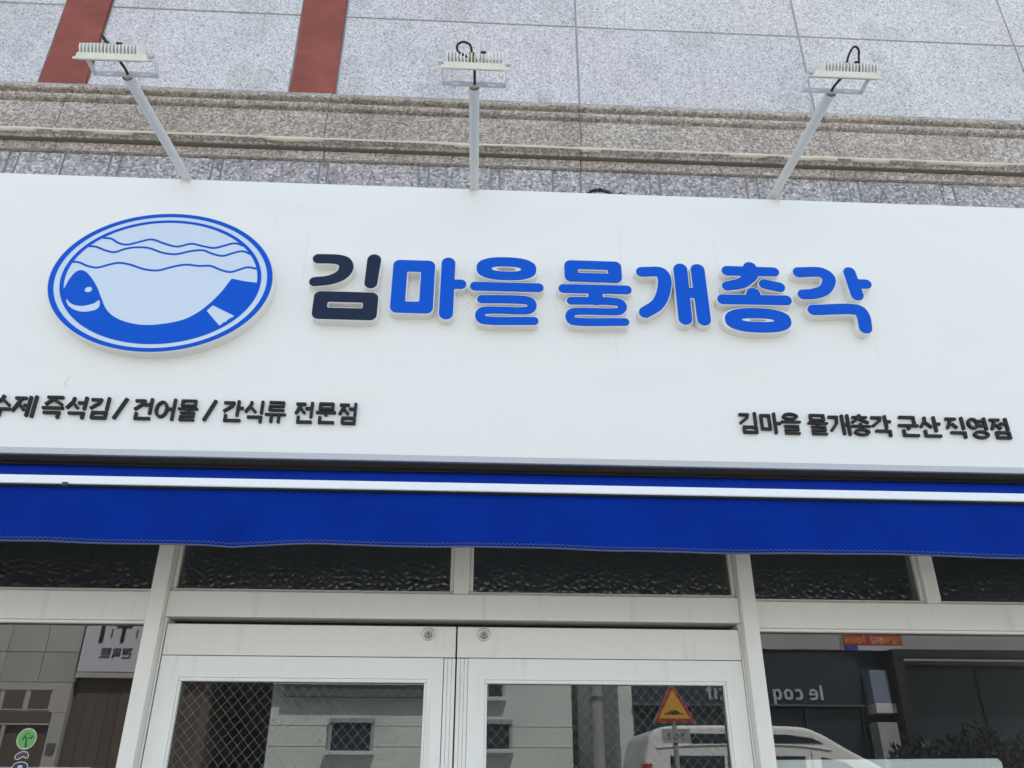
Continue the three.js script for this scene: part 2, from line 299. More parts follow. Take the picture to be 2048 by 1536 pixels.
// ragged cream sealant along the cornice's lower lip
for (let i = 0; i < cJ.length - 1; i++) {
  const x0 = cJ[i], x1 = cJ[i + 1], n = 60, pos = [], idx = [], fr = fbm(300 + i, 8, 4);
  for (let k = 0; k <= n; k++) {
    const x = x0 + (x1 - x0) * k / n, t = 3.984 + 0.007 * (fr(k / n, 0.1) - 0.4), b = 3.973 - 0.016 * Math.max(0, fr(k / n, 0.6) - 0.5) * 2;
    const z = 0.1190 + 0.004 * fr(k / n, 0.3);
    pos.push(x, t, 0.1165, x, (t + b) / 2, z, x, b, 0.1185, x, b - 0.001, 0.108);
  }
  for (let k = 0; k < n; k++) for (let j = 0; j < 3; j++) { const a = k * 4 + j; idx.push(a, a + 1, a + 5, a, a + 5, a + 4); }
  const g = new THREE.BufferGeometry(); g.setAttribute('position', new THREE.Float32BufferAttribute(pos, 3)); g.setIndex(idx); g.computeVertexNormals();
  const s = part('sealant_bead', uvm(g, 1), mat.seal, bld); s.material.side = THREE.DoubleSide;
  part('putty_line', rb(x0 + 0.004, 3.9575, 0.03, x1 - 0.004, 3.9595, 0.084, 0.0005, 1), mat.putty, bld);
}
// fluted wall below the cornice: broad and narrow stones with open grooves
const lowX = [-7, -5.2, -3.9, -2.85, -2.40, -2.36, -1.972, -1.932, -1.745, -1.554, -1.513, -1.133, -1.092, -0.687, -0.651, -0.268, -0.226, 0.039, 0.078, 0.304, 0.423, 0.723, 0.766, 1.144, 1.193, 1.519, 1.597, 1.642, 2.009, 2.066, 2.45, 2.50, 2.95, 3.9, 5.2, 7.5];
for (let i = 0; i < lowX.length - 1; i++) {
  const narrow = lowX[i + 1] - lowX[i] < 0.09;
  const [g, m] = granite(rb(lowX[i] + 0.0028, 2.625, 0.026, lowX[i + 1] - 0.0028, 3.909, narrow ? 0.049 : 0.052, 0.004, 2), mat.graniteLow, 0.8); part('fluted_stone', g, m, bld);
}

// ---------------------------------------------------------------- signboard
const sg = thing('signboard', 'long white shop sign box with raised blue and dark Korean letters and an oval emblem', 'shop sign');
const SX0 = -2.75, SX1 = 3.0, SB = 2.463, ST = 3.540, SZ = 0.35;
const smudge = (() => {
  const W = 2048, H = 384, c = document.createElement('canvas'); c.width = W; c.height = H; const x = c.getContext('2d'), r = rngOf(9);
  x.fillStyle = '#e9ebea'; x.fillRect(0, 0, W, H);
  const X = (m) => (m - SX0) / (SX1 - SX0) * W, Y = (m) => (ST - m) / (ST - SB) * H;
  for (let i = 0; i < 260; i++) { const a = 0.004 + 0.009 * r(); x.fillStyle = (r() < 0.5 ? 'rgba(150,140,120,' : 'rgba(255,255,255,') + a + ')'; x.beginPath(); x.ellipse(r() * W, r() * H, 8 + 60 * r(), 3 + 18 * r(), r() * 0.6 - 0.3, 0, 7); x.fill(); }
  for (let i = 0; i < 60; i++) { x.strokeStyle = 'rgba(140,130,112,' + (0.02 + 0.04 * r()) + ')'; x.lineWidth = 0.6 + 1.6 * r(); const px = r() * W, py = r() * r() * H; x.beginPath(); x.moveTo(px, py); x.lineTo(px + r() * 2 - 1, py + 15 + 70 * r()); x.stroke(); }
  for (const m of [-1.10, -0.03, 1.118]) for (let k = 0; k < 26; k++) { x.fillStyle = 'rgba(150,105,50,' + (0.02 + 0.05 * r()) + ')'; const h = 2 + 14 * r() * r(); x.fillRect(X(m) - 7 + 14 * r(), 0, 1 + 2 * r(), h); }
  x.strokeStyle = 'rgba(120,120,118,0.4)'; x.lineWidth = 0.8; x.beginPath(); x.arc(X(-1.30), Y(2.69), 9, 2.2, 4.2); x.stroke();
  for (let k = 0; k < 9; k++) { x.fillStyle = 'rgba(120,115,105,0.35)'; x.fillRect(X(-0.04) - 4 + 9 * r(), Y(3.035) - 4 + 9 * r(), 1, 1.6); }
  const t = new THREE.CanvasTexture(c); t.colorSpace = THREE.SRGBColorSpace; t.anisotropy = 8; return t;
})();
{
  const g = flat(rb(SX0, SB, SZ - 0.012, SX1, ST, SZ, 0.0015, 2)), p = g.attributes.position, uv = g.attributes.uv;
  for (let i = 0; i < p.count; i++) uv.setXY(i, (p.getX(i) - SX0) / (SX1 - SX0), (p.getY(i) - SB) / (ST - SB));
  part('face_panel', g, M({ map: smudge, roughness: 0.42 }), sg);
}
part('cabinet', bx(SX0 + 0.004, SB + 0.006, 0.054, SX1 - 0.004, ST - 0.001, SZ - 0.0125), mat.signSide, sg);
part('bottom_trim', rb(SX0, SB - 0.021, SZ - 0.012, SX1, SB - 0.0005, SZ + 0.003, 0.002, 2), mat.alu, sg);
part('underside', bx(SX0, SB - 0.004, 0.06, SX1, SB + 0.0055, SZ - 0.0125), mat.galv, sg);

// main letters, each a white channel with a coloured face; strokes [x, y, half width], boxes and ovals with a counter
const mainLetters = {
  kim: [['s', [[-0.563, 3.177, 0.018], [-0.496, 3.176, 0.019], [-0.47, 3.165, 0.022], [-0.463, 3.143, 0.024], [-0.475, 3.114, 0.021], [-0.512, 3.091, 0.018], [-0.566, 3.081, 0.017]]], ['s', [[-0.369, 3.178, 0.023], [-0.373, 3.083, 0.021]]], ['b', [-0.56, 2.934, -0.344, 3.042], 0.022, [-0.514, 2.977, -0.392, 3.003], 0.006]],
  ma: [['b', [-0.3, 2.967, -0.156, 3.181], 0.022, [-0.252, 3.01, -0.202, 3.136], 0.006], ['s', [[-0.109, 3.174, 0.023], [-0.11, 2.969, 0.023]]], ['s', [[-0.105, 3.087, 0.018], [-0.063, 3.088, 0.018]]]],
  eul: [['e', [-0.008, 3.112, 0.198, 3.206], [0.039, 3.146, 0.151, 3.17]], ['s', [[-0.013, 3.082, 0.017], [0.207, 3.083, 0.017]]], ['s', [[0.011, 3.03, 0.0155], [0.158, 3.031, 0.0155], [0.178, 3.025, 0.015], [0.184, 3.009, 0.015], [0.177, 2.993, 0.014], [0.160, 2.988, 0.0135], [0.03, 2.986, 0.0135], [0.012, 2.980, 0.0145], [0.006, 2.965, 0.016], [0.012, 2.950, 0.0155], [0.03, 2.945, 0.015], [0.19, 2.948, 0.0145]]]],
  mul: [['b', [0.301, 3.114, 0.502, 3.202], 0.022, [0.347, 3.15, 0.456, 3.168], 0.004], ['s', [[0.295, 3.083, 0.017], [0.516, 3.085, 0.017]]], ['s', [[0.406, 3.070, 0.024], [0.406, 3.043, 0.024]]], ['s', [[0.32, 3.034, 0.0145], [0.474, 3.035, 0.0145], [0.492, 3.029, 0.014], [0.498, 3.014, 0.0145], [0.490, 2.999, 0.0135], [0.474, 2.994, 0.013], [0.335, 2.991, 0.013], [0.320, 2.985, 0.014], [0.314, 2.970, 0.015], [0.320, 2.955, 0.015], [0.340, 2.950, 0.0145], [0.503, 2.954, 0.014]]]],
  gae: [['s', [[0.575, 3.163, 0.019], [0.643, 3.163, 0.02], [0.654, 3.14, 0.023], [0.648, 3.086, 0.023], [0.622, 3.03, 0.022], [0.576, 2.995, 0.021]]], ['s', [[0.715, 3.178, 0.024], [0.714, 2.974, 0.023]]], ['s', [[0.777, 3.178, 0.024], [0.779, 2.973, 0.023]]], ['s', [[0.724, 3.08, 0.02], [0.772, 3.082, 0.02]]]],
  chong: [['s', [[0.968, 3.195, 0.023], [0.962, 3.155, 0.024]]], ['s', [[0.884, 3.179, 0.019], [1.053, 3.18, 0.018]]], ['s', [[0.971, 3.164, 0.022], [0.933, 3.13, 0.021], [0.877, 3.114, 0.018]]], ['s', [[1.012, 3.127, 0.019], [1.064, 3.115, 0.019]]], ['s', [[0.966, 3.084, 0.024], [0.963, 3.067, 0.025]]], ['s', [[0.855, 3.058, 0.019], [1.08, 3.061, 0.019]]], ['e', [0.855, 2.928, 1.083, 3.024], [0.905, 2.968, 1.033, 2.985]]],
  gak: [['s', [[1.144, 3.182, 0.02], [1.229, 3.183, 0.02], [1.25, 3.159, 0.023], [1.229, 3.113, 0.021], [1.185, 3.092, 0.02], [1.146, 3.088, 0.019]]], ['s', [[1.331, 3.188, 0.021], [1.341, 3.093, 0.022]]], ['s', [[1.348, 3.139, 0.019], [1.383, 3.14, 0.018]]], ['s', [[1.172, 3.025, 0.02], [1.336, 3.027, 0.021], [1.346, 3.004, 0.023], [1.345, 2.958, 0.022]]]],
};
function letterSdf(items) {
  return (x, y) => { let d = 1e9; for (const it of items) {
    let e;
    if (it[0] === 's') e = dStroke(x, y, it[2]);
    else if (it[0] === 'b') e = Math.max(dBox(x, y, it[1], it[2]), -dBox(x, y, it[3], it[4]));
    else { const o = it[1], h = it[2]; e = Math.max(dEll(x, y, (o[0] + o[2]) / 2, (o[1] + o[3]) / 2, (o[2] - o[0]) / 2, (o[3] - o[1]) / 2, 2.5), -dEll(x, y, (h[0] + h[2]) / 2, (h[1] + h[3]) / 2, (h[2] - h[0]) / 2, (h[3] - h[1]) / 2, 2.6)); }
    d = Math.min(d, e); } return d; };
}
for (const [k, items] of Object.entries(mainLetters)) {
  for (const it of items) if (it[0] === 's') it[2] = it[1].length < 3 ? it[1] : new THREE.CatmullRomCurve3(it[1].map((p) => V3(...p)), false, 'centripetal').getPoints(44).map((p) => [p.x, p.y, p.z]);
  const xs = items.flatMap((it) => (it[0] === 's' ? it[1].map((p) => p[0]) : [it[1][0], it[1][2]])), x0 = Math.min(...xs) - 0.045, x1 = Math.max(...xs) + 0.045, f = letterSdf(items);
  const body = part('channel_letter', slab(traced((x, y) => f(x, y) - 0.0045, x0, 2.88, x1, 3.26, 0.0025), SZ, SZ + 0.035), mat.letterWhite, sg);
  part('letter_face', slab(traced((x, y) => f(x, y) - 0.0009, x0, 2.88, x1, 3.26, 0.0025), SZ + 0.0352, SZ + 0.0375), k === 'kim' ? mat.navy : mat.blue, body);
}

// small black letters: strokes of each syllable in a unit box ('o' an oval ring)
const jieut = (w) => [[0.04, 0.90, w, 0.90], [w / 2 + 0.02, 0.88, 0.06, 0.44], [w / 2 + 0.03, 0.68, w - 0.02, 0.46]];
const siot = [[0.32, 0.97, 0.28, 0.74], [0.28, 0.76, 0.04, 0.46], [0.29, 0.72, 0.58, 0.46]];
const giyeok = [[0.06, 0.88, 0.58, 0.88], [0.53, 0.92, 0.46, 0.70], [0.46, 0.72, 0.08, 0.47]];
const giyeokEnd = [[0.18, 0.24, 0.955, 0.24], [0.88, 0.28, 0.88, -0.02]], nieun = [[0.22, 0.34, 0.22, 0.0], [0.15, 0.06, 0.96, 0.06]];
const mieumEnd = [[0.2, 0.29, 0.955, 0.29], [0.2, 0.045, 0.955, 0.045], [0.25, 0.3, 0.25, 0.03], [0.885, 0.3, 0.885, 0.03]];
const rieulEnd = [[0.14, 0.37, 0.87, 0.37], [0.80, 0.38, 0.80, 0.2], [0.14, 0.205, 0.87, 0.205], [0.21, 0.22, 0.21, 0.03], [0.14, 0.04, 0.9, 0.04]];
const i1 = [[0.885, 1.0, 0.885, 0.40]], eo1 = [[0.54, 0.70, 0.86, 0.70], [0.885, 1.0, 0.885, 0.26]], eoS = [[0.54, 0.72, 0.86, 0.72], [0.885, 1.0, 0.885, 0.40]], a1 = [[0.76, 1.0, 0.76, 0.26], [0.76, 0.64, 1.02, 0.64]], aS = [[0.76, 1.0, 0.76, 0.36], [0.76, 0.70, 1.02, 0.70]];
const mieumTop = [[0.12, 0.93, 0.88, 0.93], [0.12, 0.70, 0.88, 0.70], [0.18, 0.95, 0.18, 0.68], [0.82, 0.95, 0.82, 0.68]];
const syl = {
  su: [[0.5, 1.0, 0.47, 0.82], [0.48, 0.84, 0.1, 0.52], [0.5, 0.8, 0.9, 0.52], [0.0, 0.36, 1.0, 0.36], [0.5, 0.36, 0.5, 0.0]],
  je: [[0.02, 0.88, 0.52, 0.88], [0.30, 0.86, 0.03, 0.26], [0.26, 0.6, 0.52, 0.32], [0.46, 0.55, 0.66, 0.55], [0.68, 0.97, 0.68, 0.04], [0.92, 1.0, 0.92, 0.0]],
  jeuk: [[0.12, 0.95, 0.88, 0.95], [0.5, 0.93, 0.1, 0.61], [0.48, 0.82, 0.9, 0.61], [0.0, 0.46, 1.0, 0.46], [0.1, 0.24, 0.9, 0.24], [0.82, 0.28, 0.82, -0.02]],
  seok: [...siot, ...eoS, ...giyeokEnd], gim: [...giyeok, ...i1, ...mieumEnd], geon: [...giyeok, ...eo1, ...nieun],
  eo: [['o', 0.30, 0.5, 0.28, 0.34], [0.56, 0.52, 0.86, 0.52], [0.885, 1.0, 0.885, 0.0]],
  mul: [...mieumTop, [0.0, 0.55, 1.0, 0.55], [0.5, 0.55, 0.5, 0.4], ...rieulEnd], gan: [...giyeok, ...a1, ...nieun], sik: [...siot, ...i1, ...giyeokEnd],
  ryu: [[0.14, 0.95, 0.88, 0.95], [0.82, 0.96, 0.82, 0.76], [0.14, 0.77, 0.88, 0.77], [0.2, 0.78, 0.2, 0.57], [0.14, 0.585, 0.9, 0.585], [0.0, 0.38, 1.0, 0.38], [0.32, 0.38, 0.32, 0.0], [0.68, 0.38, 0.68, 0.0]],
  jeon: [...jieut(0.56), ...eo1, ...nieun], mun: [...mieumTop, [0.0, 0.53, 1.0, 0.53], [0.5, 0.53, 0.5, 0.36], ...nieun], jeom: [...jieut(0.56), ...eoS, ...mieumEnd],
  ma: [[0.06, 0.86, 0.56, 0.86], [0.06, 0.22, 0.56, 0.22], [0.12, 0.88, 0.12, 0.2], [0.5, 0.88, 0.5, 0.2], [0.76, 1.0, 0.76, 0.0], [0.76, 0.5, 1.04, 0.5]],
  eul: [['o', 0.5, 0.84, 0.36, 0.125], [0.0, 0.58, 1.0, 0.58], ...rieulEnd],
  gae: [[0.02, 0.86, 0.46, 0.86], [0.42, 0.90, 0.36, 0.52], [0.36, 0.54, 0.07, 0.2], [0.66, 0.98, 0.66, 0.03], [0.92, 1.0, 0.92, 0.0], [0.66, 0.52, 0.92, 0.52]],
  chong: [[0.5, 1.02, 0.5, 0.9], [0.12, 0.88, 0.88, 0.88], [0.5, 0.86, 0.08, 0.62], [0.5, 0.78, 0.92, 0.62], [0.5, 0.6, 0.5, 0.46], [0.0, 0.45, 1.0, 0.45], ['o', 0.5, 0.165, 0.36, 0.125]],
  gak: [...giyeok, ...aS, ...giyeokEnd], gun: [[0.1, 0.93, 0.9, 0.93], [0.83, 0.96, 0.83, 0.58], [0.0, 0.53, 1.0, 0.53], [0.5, 0.53, 0.5, 0.34], ...nieun],
  san: [...siot, ...a1, ...nieun], jik: [...jieut(0.58), ...i1, ...giyeokEnd],
  yeong: [['o', 0.28, 0.70, 0.25, 0.22], [0.5, 0.82, 0.86, 0.82], [0.5, 0.60, 0.86, 0.60], [0.885, 1.0, 0.885, 0.4], ['o', 0.56, 0.17, 0.36, 0.15]],
  slash: [[0.12, 0.02, 0.88, 0.98]],
};
const bottomText = [['su', -1.531, -1.466], ['je', -1.464, -1.39], ['jeuk', -1.372, -1.304], ['seok', -1.3, -1.232], ['gim', -1.229, -1.162], ['slash', -1.149, -1.108], ['geon', -1.091, -1.027], ['eo', -1.02, -0.954], ['mul', -0.95, -0.885], ['slash', -0.868, -0.828], ['gan', -0.812, -0.744], ['sik', -0.74, -0.677], ['ryu', -0.674, -0.606], ['jeon', -0.581, -0.519], ['mun', -0.513, -0.448], ['jeom', -0.442, -0.38],
  ['gim', 0.863, 0.929], ['ma', 0.932, 1.003], ['eul', 1.005, 1.073], ['mul', 1.095, 1.164], ['gae', 1.165, 1.239], ['chong', 1.239, 1.308], ['gak', 1.307, 1.377], ['gun', 1.4, 1.469], ['san', 1.472, 1.544], ['jik', 1.562, 1.630], ['yeong', 1.637, 1.708], ['jeom', 1.714, 1.781]];
for (const [k, X0, X1] of bottomText) {
  const y0 = 2.562, y1 = 2.637, w = X1 - X0 - 0.002, h = y1 - y0, ht = k === 'slash' ? 0.0050 : 0.0044;
  const f = (x, y) => { let d = 1e9; for (const s of syl[k]) {
    if (s[0] === 'o') { const cx = X0 + s[1] * w, cy = y0 + s[2] * h, a = s[3] * w, b = s[4] * h; d = Math.min(d, Math.max(dEll(x, y, cx, cy, a + ht * 0.6, b + ht * 0.9), -dEll(x, y, cx, cy, Math.max(0.002, a - ht * 1.5), Math.max(0.0022, b - ht * 1.0)))); }
    else { const hor = Math.abs(s[3] - s[1]) < 0.02; d = Math.min(d, dBar(x, y, X0 + s[0] * w, y0 + s[1] * h, X0 + s[2] * w, y0 + s[3] * h, hor && ['mul', 'eul', 'ryu', 'chong'].includes(k) ? ht * 0.80 : ht)); } } return d; };
  part('small_letter', slab(traced(f, X0 - 0.015, y0 - 0.02, X1 + 0.015, y1 + 0.02, 0.0009), SZ, SZ + 0.010), mat.black, sg);
}

// oval emblem: white raised disc, blue double ring, waves and a fish; the cartoon animal of the original is left out
{
  const ex = -1.0785, ey = 3.066, a = 0.3715, b = 0.279, z0 = SZ, z1 = SZ + 0.041;
  const ell = (k) => { const s = new THREE.Shape(); s.absellipse(ex, ey, a * k, b * k, 0, Math.PI * 2, false); return s; };
  const ring = (k0, k1) => { const s = ell(k0), h = new THREE.Path(); h.absellipse(ex, ey, a * k1, b * k1, 0, Math.PI * 2, true); s.holes.push(h); return s; };
  const ex96 = (s, zA, zB) => { const g = new THREE.ExtrudeGeometry(s, { depth: zB - zA, bevelEnabled: false, curveSegments: 96 }); g.translate(0, 0, zA); return g; };
  const disc = part('emblem', ex96(ell(1.012), z0, z1), mat.letterWhite, sg);
  part('pale_field', ex96(ell(0.998), z1 + 0.0002, z1 + 0.0012), mat.pale, disc);
  part('ring', ex96(ring(1.0, 0.951), z1 + 0.0013, z1 + 0.0024), mat.blue, disc);
  part('ring', ex96(ring(0.898, 0.862), z1 + 0.0013, z1 + 0.0024), mat.blue, disc);
  const waves = [[[-1.31, 3.232], [-1.282, 3.23], [-1.252, 3.212], [-1.221, 3.207], [-1.184, 3.22], [-1.143, 3.232], [-1.097, 3.216], [-1.051, 3.205], [-1.006, 3.219], [-0.963, 3.21], [-0.925, 3.204], [-0.892, 3.215], [-0.863, 3.226], [-0.84, 3.223], [-0.807, 3.205]],
    [[-1.354, 3.195], [-1.326, 3.194], [-1.288, 3.179], [-1.257, 3.174], [-1.225, 3.189], [-1.188, 3.197], [-1.145, 3.195], [-1.098, 3.178], [-1.05, 3.173], [-1.005, 3.187], [-0.962, 3.193], [-0.925, 3.179], [-0.889, 3.172], [-0.857, 3.185], [-0.823, 3.194], [-0.786, 3.176]],
    [[-1.4, 3.127], [-1.37, 3.128], [-1.337, 3.114], [-1.302, 3.108], [-1.267, 3.121], [-1.234, 3.13], [-1.195, 3.124], [-1.144, 3.107], [-1.097, 3.104], [-1.053, 3.12], [-1.008, 3.131], [-0.964, 3.127], [-0.925, 3.129], [-0.889, 3.114], [-0.853, 3.106], [-0.821, 3.119], [-0.796, 3.128], [-0.76, 3.121]]];
  const inner = (x, y) => dEll(x, y, ex, ey, a * 0.8615, b * 0.8615) * 1.0;
  for (const w of waves) {
    const c = curve2(w, 90).map((p) => [p.x, p.y, 0.0036]);
    part('wave_line', slab(traced((x, y) => Math.max(dStroke(x, y, c), inner(x, y)), -1.44, w[0][1] - 0.07, -0.7, w[0][1] + 0.07, 0.0022), z1 + 0.0013, z1 + 0.0024), mat.blue, disc);
  }
  const back = [[-1.42, 2.95], [-1.393, 3.014], [-1.385, 3.05], [-1.372, 3.083], [-1.356, 3.095], [-1.336, 3.09], [-1.309, 3.063], [-1.284, 3.028], [-1.262, 2.988], [-1.236, 2.944], [-1.2, 2.913], [-1.151, 2.894], [-1.096, 2.887], [-1.036, 2.894], [-0.981, 2.91], [-0.943, 2.934], [-0.908, 2.97], [-0.874, 3.019], [-0.845, 3.079]];
  const fishL = [...curve2(back, 90), ...[[-0.8, 3.070], [-0.73, 3.062], [-0.70, 2.74], [-1.46, 2.74]].map((p) => new THREE.Vector2(...p))];
  const cres = curve2([[-1.377, 2.986], [-1.361, 2.967], [-1.338, 2.956], [-1.313, 2.955], [-1.282, 2.965], [-1.267, 2.979], [-1.26, 2.954], [-1.272, 2.939], [-1.307, 2.931], [-1.34, 2.939], [-1.363, 2.957], [-1.377, 2.986]], 60);
  const tail = [[-0.908, 2.949], [-0.891, 2.971], [-0.814, 2.932], [-0.858, 2.893]].map((p) => new THREE.Vector2(...p));
  const fish = (x, y) => Math.max(dPoly(x, y, fishL), inner(x, y), -dEll(x, y, -1.311, 3.019, 0.012, 0.011), -dPoly(x, y, cres), -dPoly(x, y, tail));
  part('fish', slab(traced(fish, -1.42, 2.80, -0.72, 3.11, 0.0022), z1 + 0.0013, z1 + 0.0024), mat.blue, disc);
}

// ---------------------------------------------------------------- floodlights on arms over the sign
function floodlight(label, foot, end, tilt, loop) {
  const t = thing('floodlight', label, 'floodlight', 'floodlights on arms above the sign', foot);
  const L = (p) => [p[0] - foot[0], p[1] - foot[1], p[2] - foot[2]];
  const dir = V3(end[0] - foot[0], end[1] - foot[1], end[2] - foot[2]);
  part('base_plate', rb(-0.035, 0.0, -0.035, 0.035, 0.005, 0.035, 0.001, 1), mat.pole, t);
  const s = [0, 0.035, 0], e = L(end);
  part('arm', merge([cyl([0, 0.0, 0], [0, 0.05, 0], 0.0165, 0.0165, 20), cyl(s, e, 0.0165, 0.0165, 24)]), mat.pole, t);
  part('arm_rim', (() => { const g = new THREE.TorusGeometry(0.0150, 0.0026, 8, 20); const q = new THREE.Quaternion().setFromUnitVectors(V3(0, 0, 1), dir.clone().normalize()); g.applyQuaternion(q); g.translate(...e); return g; })(), mat.rust, t);
  // head frame: x along the sign, n the way the fins point, f towards the street
  const n = V3(0, Math.cos(tilt), Math.sin(tilt)), f = V3(0, -Math.sin(tilt), Math.cos(tilt)), xa = V3(1, 0, 0);
  const m4 = new THREE.Matrix4().makeBasis(xa, n, f);
  const q = new THREE.Matrix4();
  const c = V3(e[0], e[1] + loop.y, e[2] + 0.086);
  const put = (g) => { g.applyMatrix4(m4); g.applyMatrix4(q); g.translate(c.x, c.y, c.z); return g; };
  const tray = new THREE.CylinderGeometry(0.106, 0.114, 0.013, 4, 1); tray.rotateY(Math.PI / 4); tray.scale(1.155, 1, 0.82);
  part('housing', put(merge([tray, rb(-0.1, -0.013, -0.070, 0.1, -0.006, 0.070, 0.003, 2)])), mat.lampBody, t);
  const fins = []; for (let k = 0; k < 17; k++) { const x = -0.082 + k * 0.01025, sh = new THREE.Shape([[-0.060, 0], [0.060, 0], [0.056, 0.016], [0.048, 0.025], [-0.048, 0.025], [-0.056, 0.016]].map((p) => new THREE.Vector2(...p))); const g = new THREE.ExtrudeGeometry(sh, { depth: 0.0032, bevelEnabled: false }); g.rotateY(Math.PI / 2); g.translate(x, 0.006, 0); fins.push(g); }
  part('cooling_fins', put(merge(fins)), mat.lampFin, t, 'stuff');
  part('lens', put(rb(-0.088, -0.0155, -0.058, 0.088, -0.0132, 0.058, 0.001, 1)), mat.lens, t);
  part('breather_cap', put(merge([cyl([0.026, 0.01, 0.035], [0.026, 0.030, 0.035], 0.009, 0.009, 12)])), mat.lampFin, t);
  part('black_cap', put(cyl([0.026, 0.030, 0.035], [0.026, 0.037, 0.035], 0.0085, 0.0085, 12)), mat.rubber, t);
  part('cable_gland', put(merge([cyl([-0.005, 0.008, 0.03], [-0.005, 0.032, 0.03], 0.0125, 0.007, 10), cyl([-0.010, 0.026, 0.033], [-0.016, 0.034, 0.036], 0.004, 0.003, 8)])), mat.silicone, t);
  // bracket from the arm's end to both sides of the head
  const u = V3(0, 0.05, 1).normalize(), w = V3(0, u.z, -u.y);            // arm direction of the bracket, and its strip's width direction
  const bm = new THREE.Matrix4().makeBasis(xa, w, u);
  const plateS = new THREE.Shape([[-0.098, -0.0115], [0.098, -0.0115], [0.098, 0.0115], [-0.098, 0.0115]].map((p) => new THREE.Vector2(...p)));
  for (const sx of [-0.055, 0.055]) { const h = new THREE.Path(); h.absellipse(sx, 0, 0.014, 0.0036, 0, Math.PI * 2, true); plateS.holes.push(h); }
  const plate = new THREE.ExtrudeGeometry(plateS, { depth: 0.0022, bevelEnabled: false }); plate.translate(0, 0, 0.0);
  const arms = [-1, 1].map((k) => rb(k * 0.1035 - 0.0011 - (k > 0 ? 0.005 : -0.005), -0.0115, 0.0005, k * 0.1035 + 0.0011 - (k > 0 ? 0.005 : -0.005), 0.0115, 0.092, 0.0008, 1));
  const br = merge([plate, ...arms]); br.applyMatrix4(bm); br.applyMatrix4(q); br.translate(e[0], e[1] + 0.002, e[2] + 0.004);
  part('bracket', br, mat.bracket, t);
  for (const k of [-1, 1]) part('pivot_bolt', put(merge([cyl([k * 0.095, 0.0, 0], [k * 0.109, 0.0, 0], 0.0065, 0.0065, 6)])), mat.steel, t);
  part('cable', tube([[e[0], e[1] - 0.006, e[2] - 0.02], [e[0] + 0.001, e[1] + 0.004, e[2] + 0.016], [e[0] + loop.k, e[1] + 0.006, e[2] + 0.075], [e[0] + loop.k * 1.3, e[1] - 0.01, e[2] + 0.135]], 0.0042, 20, 8), mat.rubber, t);
  part('cable_loop', put(tube(loop.p, 0.0036, 40, 8)), mat.rubber, t);
}
floodlight('white finned floodlight on a grey arm above the oval emblem, before the red strip', [-1.094, 3.5415, 0.15], [-1.094, 3.475, 0.897], 0.86, { k: -0.012, y: -0.007, p: [[-0.007, 0.030, 0.030], [-0.018, 0.038, 0.02], [-0.032, 0.052, 0.012], [-0.040, 0.055, -0.01], [-0.035, 0.03, -0.04]] });
floodlight('middle finned floodlight on a grey arm, with a curled black cable on top', [-0.026, 3.5415, 0.15], [-0.030, 3.488, 0.900], 0.93, { k: 0.0, y: 0.006, p: [[-0.008, 0.030, 0.03], [-0.014, 0.052, 0.03], [-0.035, 0.060, 0.03], [-0.052, 0.050, 0.03], [-0.050, 0.034, 0.03], [-0.036, 0.026, 0.034], [-0.022, 0.020, 0.04]] });
floodlight('finned floodlight above the last blue letters, with a tall black cable loop', [1.122, 3.5415, 0.15], [1.122, 3.536, 0.887], 0.84, { k: 0.018, y: -0.008, p: [[-0.004, 0.028, 0.03], [-0.002, 0.055, 0.03], [0.010, 0.078, 0.03], [0.024, 0.072, 0.03], [0.030, 0.045, 0.032], [0.030, 0.008, 0.05]] });

// ---------------------------------------------------------------- coil of cable lying on the sign box
{
  const t = thing('cable_coil', 'coil of thin black cable lying on top of the white sign', 'cable', null, [0.462, 3.541, 0.30]);
  const pts = []; const r = rngOf(5);
  for (let k = 0; k <= 150; k++) { const a = k / 150 * Math.PI * 2 * 6, R = 0.044 + 0.012 * r(); pts.push([Math.cos(a) * R, 0.006 + 0.030 * Math.abs(Math.sin(a * 0.5 + 0.3)) + 0.014 * r(), Math.sin(a) * R * 0.6 - 0.01]); }
  part('coil', tube(pts, 0.0028, 500, 6), mat.rubber, t);
  part('loose_end', tube([[0.02, 0.006, 0], [0.052, 0.016, 0.012], [0.07, 0.03, 0.02], [0.092, 0.022, 0.02], [0.10, 0.004, 0.02]], 0.0026, 30, 6), mat.rubber, t);
}

